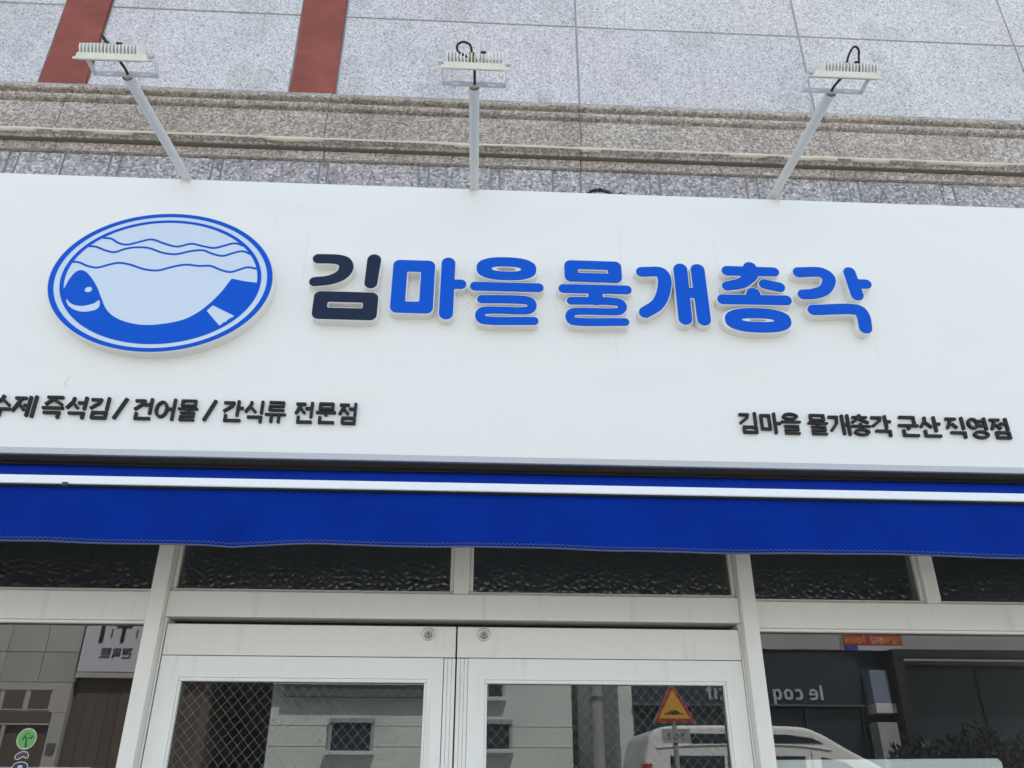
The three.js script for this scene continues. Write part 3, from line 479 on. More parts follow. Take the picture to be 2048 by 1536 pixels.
// ---------------------------------------------------------------- awning, rolled in under the sign
{
  const t = thing('awning', 'retracted blue fabric awning with a white front bar and hanging valance under the sign', 'awning', null, [0, 0, 0]);
  const X0 = -2.5, X1 = 2.75, bz = 0.40;
  part('front_bar', merge([rb(X0, 2.330, bz - 0.03, X1, 2.357, bz, 0.004, 3)]), mat.whiteMetal, t);
  part('bar_lip', rb(X0, 2.3245, bz - 0.028, X1, 2.3298, bz - 0.004, 0.001, 1), mat.blackMatt, t);
  part('end_plug', rb(-1.226, 2.3235, bz - 0.012, -1.210, 2.3345, bz + 0.003, 0.001, 1), mat.darkBrown, t);
  // fabric drawn from the bar up to the roller
  const n = 220, pos = [], idx = [], fr = fbm(401, 6, 4);
  for (let k = 0; k <= n; k++) {
    const u = k / n, x = X0 + (X1 - X0) * u, w = fr(u, 0.2) - 0.5, w2 = fr(u, 0.7) - 0.5;
    const prof = [[bz - 0.006, 2.3575], [bz - 0.012, 2.3635 + 0.001 * w2], [bz - 0.02, 2.3640], [bz - 0.045, 2.386 + 0.004 * w], [bz - 0.075, 2.409 + 0.005 * w], [bz - 0.103, 2.427 + 0.005 * w2], [bz - 0.128, 2.424], [bz - 0.15, 2.40]];
    for (const [z, y] of prof) pos.push(x, y, z);
  }
  for (let k = 0; k < n; k++) for (let j = 0; j < 7; j++) { const a = k * 8 + j, b = a + 8; idx.push(a, b, b + 1, a, b + 1, a + 1); }
  const g = new THREE.BufferGeometry(); g.setAttribute('position', new THREE.Float32BufferAttribute(pos, 3)); g.setIndex(idx); g.computeVertexNormals();
  part('rolled_fabric', uvm(g, 3), mat.fabric, t);
  part('roller', cyl([X0 + 0.02, 2.375, 0.255], [X1 - 0.02, 2.375, 0.255], 0.036, 0.036, 24), mat.fabric, t);
  part('hood', merge([bx(X0 - 0.02, 2.30, 0.12, X1 + 0.02, 2.458, 0.126)]), mat.darkBrown, t);
  part('hood_rail', rb(X0, 2.436, 0.225, X1, 2.4515, 0.240, 0.002, 1), mat.darkBrown, t);
  for (const x of [-1.95, 2.02]) part('support_arm', merge([rb(x - 0.03, 2.345, 0.14, x + 0.03, 2.372, 0.368, 0.004, 1)]), mat.darkBrown, t);
  // valance: two-sided cloth with soft folds and a waved hem
  const nu = 300, nv = 10, vp = [], vi = [], vuv = [], fo = fbm(411, 9, 4), hem = fbm(417, 10, 3), hemY = (u) => 2.1585 + 0.014 * (hem(u, 0.3) - 0.5) - 0.004 * (u - 0.5);
  const zAt = (u, v) => bz - 0.016 + v * (0.034 * (fo(u, 0.15) - 0.5) + 0.022 * (fo(u * 2 % 1, 0.55) - 0.5) * v) + 0.003 * Math.sin(u * 60 + v * 3) * v + 0.016 * v * Math.exp(-Math.pow((u - 0.79 - 0.035 * v) / 0.010, 2)) - 0.012 * v * Math.exp(-Math.pow((u - 0.36 + 0.02 * v) / 0.008, 2)) + 0.010 * v * v * Math.exp(-Math.pow((u - 0.24) / 0.014, 2));
  for (const side of [0, 1]) for (let j = 0; j <= nv; j++) for (let i = 0; i <= nu; i++) {
    const u = i / nu, v = j / nv, x = X0 + 0.01 + (X1 - X0 - 0.02) * u, y = 2.3243 + (hemY(u) - 2.3243) * v;
    vp.push(x, y, zAt(u, v) - side * 0.0016); vuv.push(x * 2, y * 2);
  }
  const st = (nu + 1) * (nv + 1);
  for (let j = 0; j < nv; j++) for (let i = 0; i < nu; i++) { const a = j * (nu + 1) + i, b = a + nu + 1; vi.push(a, b, a + 1, a + 1, b, b + 1, st + a, st + a + 1, st + b, st + a + 1, st + b + 1, st + b); }
  const vg = new THREE.BufferGeometry(); vg.setAttribute('position', new THREE.Float32BufferAttribute(vp, 3)); vg.setAttribute('uv', new THREE.Float32BufferAttribute(vuv, 2)); vg.setIndex(vi); vg.computeVertexNormals();
  const val = part('valance', flat(vg), mat.fabric, t);
  // zigzag stitching along the hem and the bound edge
  const zp = [], zi = [], N = 760;
  for (let i = 0; i <= N; i++) { const u = i / N, x = X0 + 0.01 + (X1 - X0 - 0.02) * u, y = hemY(u) + 0.0095 + (i & 1 ? 0.0028 : -0.0028), z = zAt(u, 0.95) + 0.0013; zp.push(x, y + 0.0009, z, x, y - 0.0009, z, x, y + 0.0009, z - 0.001, x, y - 0.0009, z - 0.001); if (i) { const a = (i - 1) * 4; zi.push(a, a + 1, a + 4, a + 4, a + 1, a + 5, a + 1, a + 3, a + 5, a + 5, a + 3, a + 7, a + 2, a, a + 6, a + 6, a, a + 4); } }
  const zg = new THREE.BufferGeometry(); zg.setAttribute('position', new THREE.Float32BufferAttribute(zp, 3)); zg.setIndex(zi); zg.computeVertexNormals();
  part('stitching', uvm(zg, 1), mat.thread, val, 'stuff');
  const hp = []; for (let i = 0; i <= 150; i++) { const u = i / 150; hp.push([X0 + 0.012 + (X1 - X0 - 0.024) * u, hemY(u), zAt(u, 1) - 0.0008]); }
  part('hem_binding', tube(hp, 0.0028, 400, 6), mat.thread, val);
}

// ---------------------------------------------------------------- shop front: frame, rails, panes
const paint = (g) => uvm(g, 0.8, rnd(), rnd());
const sf = thing('storefront', 'cream painted metal shop front with transom windows of pebbled glass and large side windows', 'shop front');
const FZ = 0.0, B = -0.09;
for (const [x0, x1] of [[-1.047, -0.997], [0.906, 0.957]]) part('post', paint(rb(x0, 0.0, B, x1, 2.617, 0.03, 0.003, 2)), mat.cream, sf);
for (const [x0, x1] of [[-2.612, -2.55], [2.55, 2.612]]) part('post', paint(rb(x0, 0.0, B, x1, 2.617, 0.02, 0.003, 2)), mat.cream, sf);
// inner jambs of the door opening
for (const [x0, x1] of [[-0.9965, -0.990], [0.899, 0.9055]]) part('jamb', paint(rb(x0, 0.0, B, x1, 2.021, -0.012, 0.001, 1)), mat.cream, sf);
part('head_rail', paint(rb(-2.547, 2.585, B, -1.0475, 2.617, FZ, 0.003, 2)), mat.cream, sf);
part('head_rail', paint(rb(-0.9965, 2.585, B, 0.9055, 2.617, FZ, 0.003, 2)), mat.cream, sf);
part('head_rail', paint(rb(0.9575, 2.585, B, 2.547, 2.617, FZ, 0.003, 2)), mat.cream, sf);
part('transom_rail', paint(rb(-2.547, 2.010, B, -1.0475, 2.102, FZ, 0.003, 2)), mat.cream, sf);
part('transom_rail', paint(rb(-0.9965, 2.0225, B, 0.9055, 2.106, FZ + 0.002, 0.003, 2)), mat.cream, sf);
part('transom_rail', paint(rb(0.9575, 2.008, B, 2.547, 2.096, FZ, 0.003, 2)), mat.cream, sf);
part('mullion', paint(rb(-0.061, 2.1065, B, -0.007, 2.5845, FZ - 0.001, 0.003, 2)), mat.cream, sf);
part('mullion', paint(rb(1.567, 2.0965, B, 1.615, 2.5845, FZ - 0.001, 0.003, 2)), mat.cream, sf);
part('mullion', paint(rb(-1.98, 2.1025, B, -1.93, 2.5845, FZ - 0.001, 0.003, 2)), mat.cream, sf);
function beads(x0, y0, x1, y1, zf, m, parent, w = 0.011, d = 0.012) {   // glazing beads on the four sides
  part('glazing_bead', merge([rb(x0, y1 - w, zf - d, x1, y1, zf, 0.002, 1), rb(x0, y0, zf - d, x1, y0 + w, zf, 0.002, 1), rb(x0, y0 + w + 0.0003, zf - d, x0 + w, y1 - w - 0.0003, zf, 0.002, 1), rb(x1 - w, y0 + w + 0.0003, zf - d, x1, y1 - w - 0.0003, zf, 0.002, 1)].map((g) => paint(g))), m, parent);
}
for (const [x0, x1, y0] of [[-2.547, -1.9803, 2.1023], [-1.9297, -1.0478, 2.1023], [-0.9962, -0.0613, 2.1063], [-0.0067, 0.9052, 2.1063], [0.9578, 1.5667, 2.0963], [1.6153, 2.547, 2.0963]]) {
  beads(x0, y0, x1, 2.5843, -0.018, mat.cream, sf, 0.012, 0.016);
  const g = bx(x0 + 0.006, y0 + 0.006, -0.0421, x1 - 0.006, 2.578, -0.042); const p = new THREE.PlaneGeometry(x1 - x0 - 0.012, 2.578 - y0 - 0.006); p.translate((x0 + x1) / 2, (2.578 + y0 + 0.006) / 2, -0.042);
  part('pebbled_pane', uvm(p, 1.5, rnd(), rnd()), mat.obscure, sf);
}
for (const [x0, x1, y1] of [[-2.5497, -1.0478, 2.0097], [0.9578, 2.5497, 2.0077]]) {
  part('bottom_rail', paint(rb(x0, 0.0, B, x1, 0.35, FZ, 0.003, 2)), mat.cream, sf);
  beads(x0, 0.3503, x1, y1, -0.012, mat.cream, sf, 0.009, 0.02);
  const p = new THREE.PlaneGeometry(x1 - x0 - 0.01, y1 - 0.36); p.translate((x0 + x1) / 2, (y1 + 0.35) / 2, -0.04); part('window_pane', p, mat.glass, sf);
}
part('threshold', rb(-0.9965, 0.0, B, 0.9055, 0.02, 0.02, 0.003, 1), mat.alu, sf);

// doors
function door(label, x0, x1, gx0, gx1, lockX, hingeLeft) {
  const t = thing('shop_door', label, 'door', null, [(x0 + x1) / 2, 0, 0]);
  const ox = -(x0 + x1) / 2, P = (name, g, m, par = t) => { g.translate(ox, 0, 0); return part(name, g, m, par); };
  const zt = -0.008, zb = -0.05;
  P('top_rail', paint(rb(x0, 1.9035, zb, x1, 2.001, zt, 0.003, 2)), mat.cream);
  const mx = hingeLeft ? [x1 - 0.036, x1] : [x0, x0 + 0.036];                       // worn meeting edge of the pair
  const ix0 = hingeLeft ? x0 : x0 + 0.0375, ix1 = hingeLeft ? x1 - 0.0375 : x1;
  { const sh = new THREE.Shape([[ix0 + 0.002, 0.162], [ix1 - 0.002, 0.162], [ix1 - 0.002, 1.8995], [ix0 + 0.002, 1.8995]].map((p) => new THREE.Vector2(...p))); sh.holes.push(new THREE.Path([[gx0 - 0.002, 0.18], [gx0 - 0.002, 1.838], [gx1 + 0.002, 1.838], [gx1 + 0.002, 0.18]].map((p) => new THREE.Vector2(...p))));
    const g = new THREE.ExtrudeGeometry(sh, { depth: -zb + zt - 0.006, bevelEnabled: true, bevelSize: 0.002, bevelThickness: 0.002, bevelSegments: 2 }); g.translate(0, 0, zb + 0.002); P('leaf_frame', paint(g), mat.creamDoor); }
  P('bottom_rail', paint(rb(x0, 0.022, zb, x1, 0.1595, zt, 0.003, 2)), mat.creamDoor);
  const bars = []; for (let k = 0; k < 3; k++) { const a = mx[0] + 0.0005 + k * 0.0122; bars.push(rb(a, 0.16, zb, a + 0.0118, 1.901, zt - 0.003 - (k === 1 ? 0 : 0.0015), 0.0025, 3)); }
  P('meeting_edge', paint(merge(bars)), mat.creamDoor);
  const bd = merge([rb(gx0, 1.825, zt - 0.022, gx1, 1.836, zt - 0.005, 0.003, 2), rb(gx0, 0.16, zt - 0.022, gx0 + 0.008, 1.8248, zt - 0.005, 0.002, 1), rb(gx1 - 0.008, 0.16, zt - 0.022, gx1, 1.8248, zt - 0.005, 0.002, 1)]);
  P('glazing_bead', paint(bd), mat.creamDoor);
  const pane = new THREE.PlaneGeometry(gx1 - gx0 - 0.006, 1.664); pane.translate((gx0 + gx1) / 2, 0.996, -0.034);
  const pn = P('wired_pane', pane, mat.glass);
  // wire laid in the glass: two sets of crossing wires
  const W = [], s = 0.0335, k = 1.12, X0 = gx0 + 0.006, X1 = gx1 - 0.006, Y0 = 1.0, Y1 = 1.826;
  for (const sg2 of [-1, 1]) for (let c = -40; c < 80; c++) {
    // line y = sg2*k*(x-X0) + Y0 + c*s*k
    const b0 = Y0 + c * s * k * 1.0; let xa = X0, xb = X1; const yAt = (x) => b0 + sg2 * k * (x - X0); const xs = [(Y0 - b0) / (sg2 * k) + X0, (Y1 - b0) / (sg2 * k) + X0].sort((p, q2) => p - q2); xa = Math.max(xa, xs[0]); xb = Math.min(xb, xs[1]);
    if (xb - xa < 0.005) continue; W.push(cyl([xa, yAt(xa), -0.0325], [xb, yAt(xb), -0.0325], 0.00037, 0.00037, 4));
  }
  const wg = merge(W); wg.translate(ox, 0, 0); part('wire_mesh', wg, mat.wire, pn, 'stuff');
  const lk = P('lock', (() => { const g = new THREE.LatheGeometry([[0.0, 0.004], [0.013, 0.004], [0.0135, 0.008], [0.017, 0.010], [0.0205, 0.008], [0.0215, 0.0]].map((p) => new THREE.Vector2(...p)), 32); g.rotateX(Math.PI / 2); g.translate(lockX, 1.976, zt); return g; })(), mat.steel);
  P('cylinder', (() => { const g = cyl([lockX, 1.976, zt + 0.004], [lockX, 1.976, zt + 0.0075], 0.0105, 0.0098, 24); return g; })(), mat.brass, lk);
  P('keyhole', rb(lockX - 0.0016, 1.970, zt + 0.0072, lockX + 0.0016, 1.982, zt + 0.0081, 0.0004, 1), mat.blackMatt, lk);
}
door('cream framed glass door with wired glass left of the pair\'s meeting edge', -0.986, -0.0475, -0.921, -0.137, -0.138, true);
door('cream framed glass door with wired glass right of the pair\'s meeting edge', -0.0425, 0.897, 0.050, 0.837, 0.044, false);

// ---------------------------------------------------------------- inside the shop, against the glass
{
  const t = thing('display_board', 'white board standing inside against the right side window', 'board', null, [1.36, 0.36, -0.12]);
  const s = new THREE.Shape([[-0.40, 0], [0.41, 0], [0.395, 1.243], [0.385, 1.254], [-0.395, 1.246], [-0.40, 1.24]].map((p) => new THREE.Vector2(...p)));
  part('panel', (() => { const g = new THREE.ExtrudeGeometry(s, { depth: 0.012, bevelEnabled: true, bevelSize: 0.002, bevelThickness: 0.002, bevelSegments: 1 }); return g; })(), mat.boardWhite, t);
  part('foot', rb(-0.3, -0.33, -0.14, 0.3, -0.005, 0.01, 0.004, 1), mat.interiorDark, t);
}
{
  const t = thing('display_case', 'low white case inside against the left side window', 'case', null, [-1.75, 0.03, -0.30]);
  part('body', rb(-0.575, 0, -0.2, 0.575, 1.50, 0.2, 0.006, 2), mat.interior, t);
  part('top', rb(-0.58, 1.502, -0.205, 0.58, 1.548, 0.205, 0.004, 2), mat.boardWhite, t);
}
function leafGeo(l, w) { const s = new THREE.Shape(); s.moveTo(0, 0); s.quadraticCurveTo(w, l * 0.35, 0, l); s.quadraticCurveTo(-w, l * 0.35, 0, 0); const g = new THREE.ShapeGeometry(s, 5), p = g.attributes.position; for (let i = 0; i < p.count; i++) { const y = p.getY(i) / l; p.setZ(i, -0.35 * l * y * y + 0.2 * Math.abs(p.getX(i))); } g.computeVertexNormals(); return g; }
// sticker on the left window: green disc with a running stroke figure, lettering below
{
  const z = -0.0388, t = thing('window_sticker', 'round green sticker with dark brush figure above white outlined lettering on the left window', 'sticker', null, [-1.358, 1.655, z]);
  const disc = (rx, ry, za, zb) => { const s = new THREE.Shape(); s.absellipse(0, 0, rx, ry, 0, Math.PI * 2, false); const g = new THREE.ExtrudeGeometry(s, { depth: zb - za, bevelEnabled: false, curveSegments: 40 }); g.translate(0, 0, za); return g; };
  const wm = M({ color: C(0.62, 0.60, 0.56), roughness: 0.5 }), gm = M({ color: C(0.13, 0.40, 0.11), roughness: 0.5 }), dk = M({ color: C(0.02, 0.045, 0.015), roughness: 0.6 }), pm = M({ color: C(0.07, 0.05, 0.07), roughness: 0.5 }), bm = M({ color: C(0.02, 0.03, 0.10), roughness: 0.5 });
  part('rim', disc(0.0295, 0.0305, 0, 0.0004), wm, t); part('green_disc', disc(0.0268, 0.0278, 0.0005, 0.0009), gm, t);
  const fig = [[[-0.003, 0.018, 0.0012], [-0.0065, 0.008, 0.0016], [-0.0105, -0.003, 0.0022]], [[-0.009, 0.004, 0.0012], [-0.001, 0.004, 0.0018], [0.001, -0.010, 0.0022], [0.003, -0.021, 0.0034]], [[0.006, 0.003, 0.0016], [0.015, 0.003, 0.0022], [0.020, 0.008, 0.0008], [0.012, 0.009, 0.0008]], [[0.004, 0.015, 0.0022], [0.0045, 0.0145, 0.0022]]];
  part('figure', slab(traced((x, y) => Math.min(...fig.map((s) => dStroke(x, y, s))), -0.03, -0.03, 0.03, 0.03, 0.0005), 0.001, 0.0013), dk, t);
  const b1 = [[-0.013, -0.050, 0.007], [-0.002, -0.043, 0.006], [0.008, -0.044, 0.006], [0.013, -0.049, 0.004]];
  part('lettering', slab(traced((x, y) => dStroke(x, y, b1) - 0.0025, -0.04, -0.07, 0.04, -0.02, 0.0007), 0, 0.0004), wm, t);
  part('lettering', slab(traced((x, y) => dStroke(x, y, b1), -0.04, -0.07, 0.04, -0.02, 0.0007), 0.0005, 0.0009), pm, t);
  part('lettering', slab(traced((x, y) => Math.max(dEll(x, y, 0.001, -0.078, 0.021, 0.012), -dEll(x, y, 0.001, -0.078, 0.008, 0.0045)), -0.04, -0.1, 0.04, -0.06, 0.0007), 0.0005, 0.0009), bm, t);
  part('lettering', slab(traced((x, y) => dEll(x, y, 0.001, -0.078, 0.0235, 0.0145), -0.04, -0.1, 0.04, -0.06, 0.0007), 0, 0.0004), wm, t);
}

// ---------------------------------------------------------------- across the street (seen in the glass)
const FONT = await new FontLoader().loadAsync('fonts/droid/droid_sans_bold.typeface.json');
const far = {
  stone: M({ map: texPlaster, color: C(0.56, 0.54, 0.51), roughness: 0.85 }), stone2: M({ map: texPlaster, color: C(0.51, 0.49, 0.46), roughness: 0.85 }),
  wood: M({ map: texPlaster, color: C(0.15, 0.11, 0.092), roughness: 0.7 }), wood2: M({ map: texPlaster, color: C(0.135, 0.098, 0.083), roughness: 0.7 }),
  pale: M({ map: texPlaster, color: C(0.80, 0.86, 0.82), roughness: 0.85 }), paleTrim: M({ color: C(0.62, 0.65, 0.62), roughness: 0.7 }),
  slate: M({ color: C(0.10, 0.115, 0.13), roughness: 0.6 }), dark: M({ color: C(0.015, 0.017, 0.019), roughness: 0.5 }),
  navy: M({ color: C(0.022, 0.032, 0.045), roughness: 0.5 }), pane: M({ color: C(0.02, 0.03, 0.045), roughness: 0.08 }),
  grey: M({ map: texPlaster, color: C(0.42, 0.43, 0.43), roughness: 0.8 }), sign: M({ color: C(0.60, 0.61, 0.66), roughness: 0.45 }), ink: M({ color: C(0.015, 0.015, 0.02), roughness: 0.5 }),
  letter: M({ color: C(0.42, 0.45, 0.48), roughness: 0.5 }), brownWall: M({ map: texPlaster, color: C(0.34, 0.28, 0.23), roughness: 0.85 }), white: M({ color: C(0.82, 0.83, 0.83), roughness: 0.35, clearcoat: 0.6 }),
};
const FZ2 = 13.0;
{
  const b = thing('stone_house', 'beige stone house with small square brown windows mirrored in the left window', 'building');
  part('wall', bx(-15, 0, FZ2 + 0.03, -7.06, 6.6, FZ2 + 7), far.stone2, b);
  for (let c = 0; c < 6; c++) for (let r = 0; r < 6; r++) { const x0 = -11.0 + c * 0.66, y0 = 3.30 + r * 0.52; part('stone_panel', uvm(rb(x0 + 0.006, y0 + 0.006, FZ2, x0 + 0.654, y0 + 0.514, FZ2 + 0.04, 0.004, 1), 0.5, rnd(), rnd()), rnd() < 0.5 ? far.stone : far.stone2, b); }
  part('lintel_band', uvm(rb(-12, 2.80, FZ2 - 0.04, -7.06, 3.29, FZ2 + 0.025, 0.005, 1), 0.5), far.stone, b);
  for (const x of [-8.62, -8.18, -7.737]) { const w = part('small_window', rb(x, 2.853, FZ2 - 0.052, x + 0.35, 3.163, FZ2 - 0.0405, 0.003, 1), far.wood, b); part('frame', merge([rb(x - 0.03, 2.83, FZ2 - 0.056, x + 0.38, 2.852, FZ2 - 0.0405, 0.002, 1), rb(x - 0.03, 3.164, FZ2 - 0.056, x + 0.38, 3.186, FZ2 - 0.0405, 0.002, 1)]), far.stone2, w); }
  part('beam', rb(-12, 2.63, FZ2 - 0.05, -7.30, 2.795, FZ2 + 0.02, 0.006, 1), far.wood, b);
  part('beam', rb(-12, 2.59, FZ2 - 0.07, -7.30, 2.62, FZ2 + 0.02, 0.004, 1), far.stone2, b);
  part('entrance', bx(-12, 0.1, FZ2 + 0.005, -7.30, 2.585, FZ2 + 0.025), far.wood2, b);
  part('pillar', uvm(rb(-7.295, 0.1, FZ2 - 0.05, -7.06, 2.795, FZ2 + 0.025, 0.006, 1), 0.5), far.stone, b);
  part('downpipe', cyl([-8.05, 0.1, FZ2 - 0.06], [-8.05, 2.58, FZ2 - 0.06], 0.035, 0.035, 12), far.stone2, b);
  part('meter_box', rb(-7.24, 2.16, FZ2 - 0.09, -7.10, 2.30, FZ2 - 0.051, 0.004, 1), far.slate, b);
}
{
  const b = thing('timber_gatehouse', 'brown timber fronted house with dark doorway mirrored in the left door', 'building');
  part('wall', bx(-7.055, 0.0, FZ2 + 0.1, -4.625, 5.6, FZ2 + 6), far.wood2, b);
  part('wall', bx(-4.622, 3.37, FZ2 + 0.1, -3.56, 5.6, FZ2 + 6), far.wood2, b);
  part('wall', bx(-3.557, 0.0, FZ2 + 0.1, -3.53, 5.6, FZ2 + 6), far.wood2, b);
  part('passage_end', bx(-4.622, 0.0, FZ2 + 4.5, -3.56, 3.367, FZ2 + 5.9), far.wood, b);
  for (let k = 0; k < 12; k++) { const x0 = -7.0 + k * 0.195; part('board', uvm(rb(x0, 0.1, FZ2 + 0.06, x0 + 0.188, 3.40, FZ2 + 0.098, 0.004, 1), 0.4, rnd(), rnd()), k % 3 ? far.wood : far.wood2, b); }
  part('eave', rb(-4.66, 3.37, FZ2 - 0.1, -3.54, 3.43, FZ2 + 0.098, 0.006, 1), far.slate, b);
}
{
  const b = thing('letter_board', 'pale board with dark mirrored capitals and small Korean letters, seen in the left window', 'sign', null, [-6.0, 3.437, FZ2 - 0.03]);
  part('panel', rb(-1.03, 0.03, -0.03, 1.3, 1.5, 0.03, 0.004, 1), far.sign, b); part('lower_edge', rb(-1.03, -0.06, -0.05, 1.3, 0.026, 0.06, 0.004, 1), far.stone, b);
  part('side_edge', merge([rb(-1.052, 0.03, -0.032, -1.032, 1.5, 0.03, 0.003, 1), rb(-1.03, 0.031, -0.034, 1.3, 0.044, -0.0305, 0.001, 1)]), far.ink, b);
  // x as seen in the glass: I | T | O
  const z0 = -0.045, z1 = -0.031, q = (x0, y0, x1, y1) => part('capital', rb(x0, y0, z0, x1, y1, z1, 0.002, 1), far.ink, b);
  q(-0.755, 0.55, -0.685, 0.865); q(-0.555, 0.64, -0.535, 0.785);
  part('capital', merge([rb(-0.475, 0.815, z0, -0.205, 0.865, z1, 0.002, 1), rb(-0.375, 0.55, z0, -0.310, 0.8145, z1, 0.002, 1)]), far.ink, b); q(-0.105, 0.635, -0.085, 0.78);
  part('capital', (() => { const g = new THREE.TorusGeometry(0.135, 0.034, 8, 36); g.scale(1, 1.05, 0.3); g.translate(0.155, 0.705, -0.038); return g; })(), far.ink, b);
  const ks = [[[0, 0.17, 0.15, 0.17], [0, 0.125, 0.15, 0.125], [0, 0.08, 0.15, 0.08], [0.14, 0.175, 0.14, 0.075], [-0.02, 0.03, 0.15, 0.03]], [[0.02, 0.175, 0.02, 0.06], [0.05, 0.17, 0.14, 0.17], [0.05, 0.12, 0.14, 0.12], [0.055, 0.17, 0.055, 0.09], [0.135, 0.17, 0.135, 0.09], [0.05, 0.085, 0.14, 0.085], [0.02, 0.055, 0.14, 0.055], [0.022, 0.055, 0.022, 0.01]], [[0, 0.17, 0.15, 0.17], [0.01, 0.17, 0.01, 0.085], [0, 0.13, 0.13, 0.13], [0, 0.085, 0.15, 0.085], [0.07, 0.13, 0.07, 0.085], [0.0, 0.02, 0.14, 0.02], [0.135, 0.055, 0.135, 0.02]]];
  ks.forEach((s, i) => part('small_syllable', merge(s.map(([a, c, d, e], k) => rb(-0.66 + i * 0.19 + Math.min(a, d) - 0.008, 0.27 + Math.min(c, e) - 0.008, z0 + k * 0.0003, -0.66 + i * 0.19 + Math.max(a, d) + 0.008, 0.27 + Math.max(c, e) + 0.008, z1, 0.001, 1))), far.ink, b));
}
{
  const b = thing('pale_house', 'pale rendered house with small square windows mirrored in both doors', 'building');
  part('wall', uvm(bx(-3.525, 0, FZ2 + 0.05, 1.87, 5.0, FZ2 + 7), 0.4), far.pale, b);
  part('slate_band', rb(-3.3, 3.085, FZ2 - 0.12, 0.30, 3.28, FZ2 + 0.048, 0.006, 1), far.slate, b);
  part('soffit', rb(-3.5, 3.285, FZ2 - 0.16, 0.34, 3.36, FZ2 + 0.048, 0.006, 1), far.paleTrim, b);
  for (const y of [2.62, 2.28, 1.9, 1.5]) part('course_line', rb(-3.5, y, FZ2 + 0.042, 1.86, y + 0.018, FZ2 + 0.0495, 0.002, 1), far.paleTrim, b);
  for (const [x0, x1, y0, y1] of [[-2.464, -1.664, 2.16, 2.74], [-0.02, 0.79, 2.20, 2.735], [0.30, 0.654, 3.063, 3.9]]) {
    const w = part('window', rb(x0 + 0.06, y0 + 0.05, FZ2 + 0.0, x1 - 0.06, y1 - 0.08, FZ2 + 0.045, 0.004, 1), far.pane, b);
    part('window_frame', merge([rb(x0, y1 - 0.08, FZ2 - 0.05, x1, y1, FZ2 + 0.046, 0.004, 1), rb(x0, y0 + 0.05, FZ2 - 0.02, x0 + 0.058, y1 - 0.082, FZ2 + 0.046, 0.004, 1), rb(x1 - 0.058, y0 + 0.05, FZ2 - 0.02, x1, y1 - 0.082, FZ2 + 0.046, 0.004, 1)]), far.grey, w);
    part('sill', rb(x0 - 0.03, y0 - 0.02, FZ2 - 0.10, x1 + 0.03, y0 + 0.045, FZ2 + 0.046, 0.006, 1), far.paleTrim, w);
  }
}
{
  const b = thing('rear_house', 'brown house set back between two buildings mirrored in the right door', 'building');
  part('wall', uvm(bx(0.4, 0, 20.2, 4.4, 5.4, 25), 0.3), far.brownWall, b); part('band', rb(0.4, 3.1, 20.1, 4.4, 3.18, 20.197, 0.01, 1), far.stone2, b);
  const p = thing('utility_pole', 'grey utility pole in the gap mirrored in the right door', 'pole', null, [2.36, 0.1, 13.3]);
  part('shaft', cyl([0, 0, 0], [0, 7, 0], 0.13, 0.10, 20), far.grey, p); part('steel_band', cyl([0, 3.0, 0], [0, 3.06, 0], 0.132, 0.132, 20), far.slate, p);
}
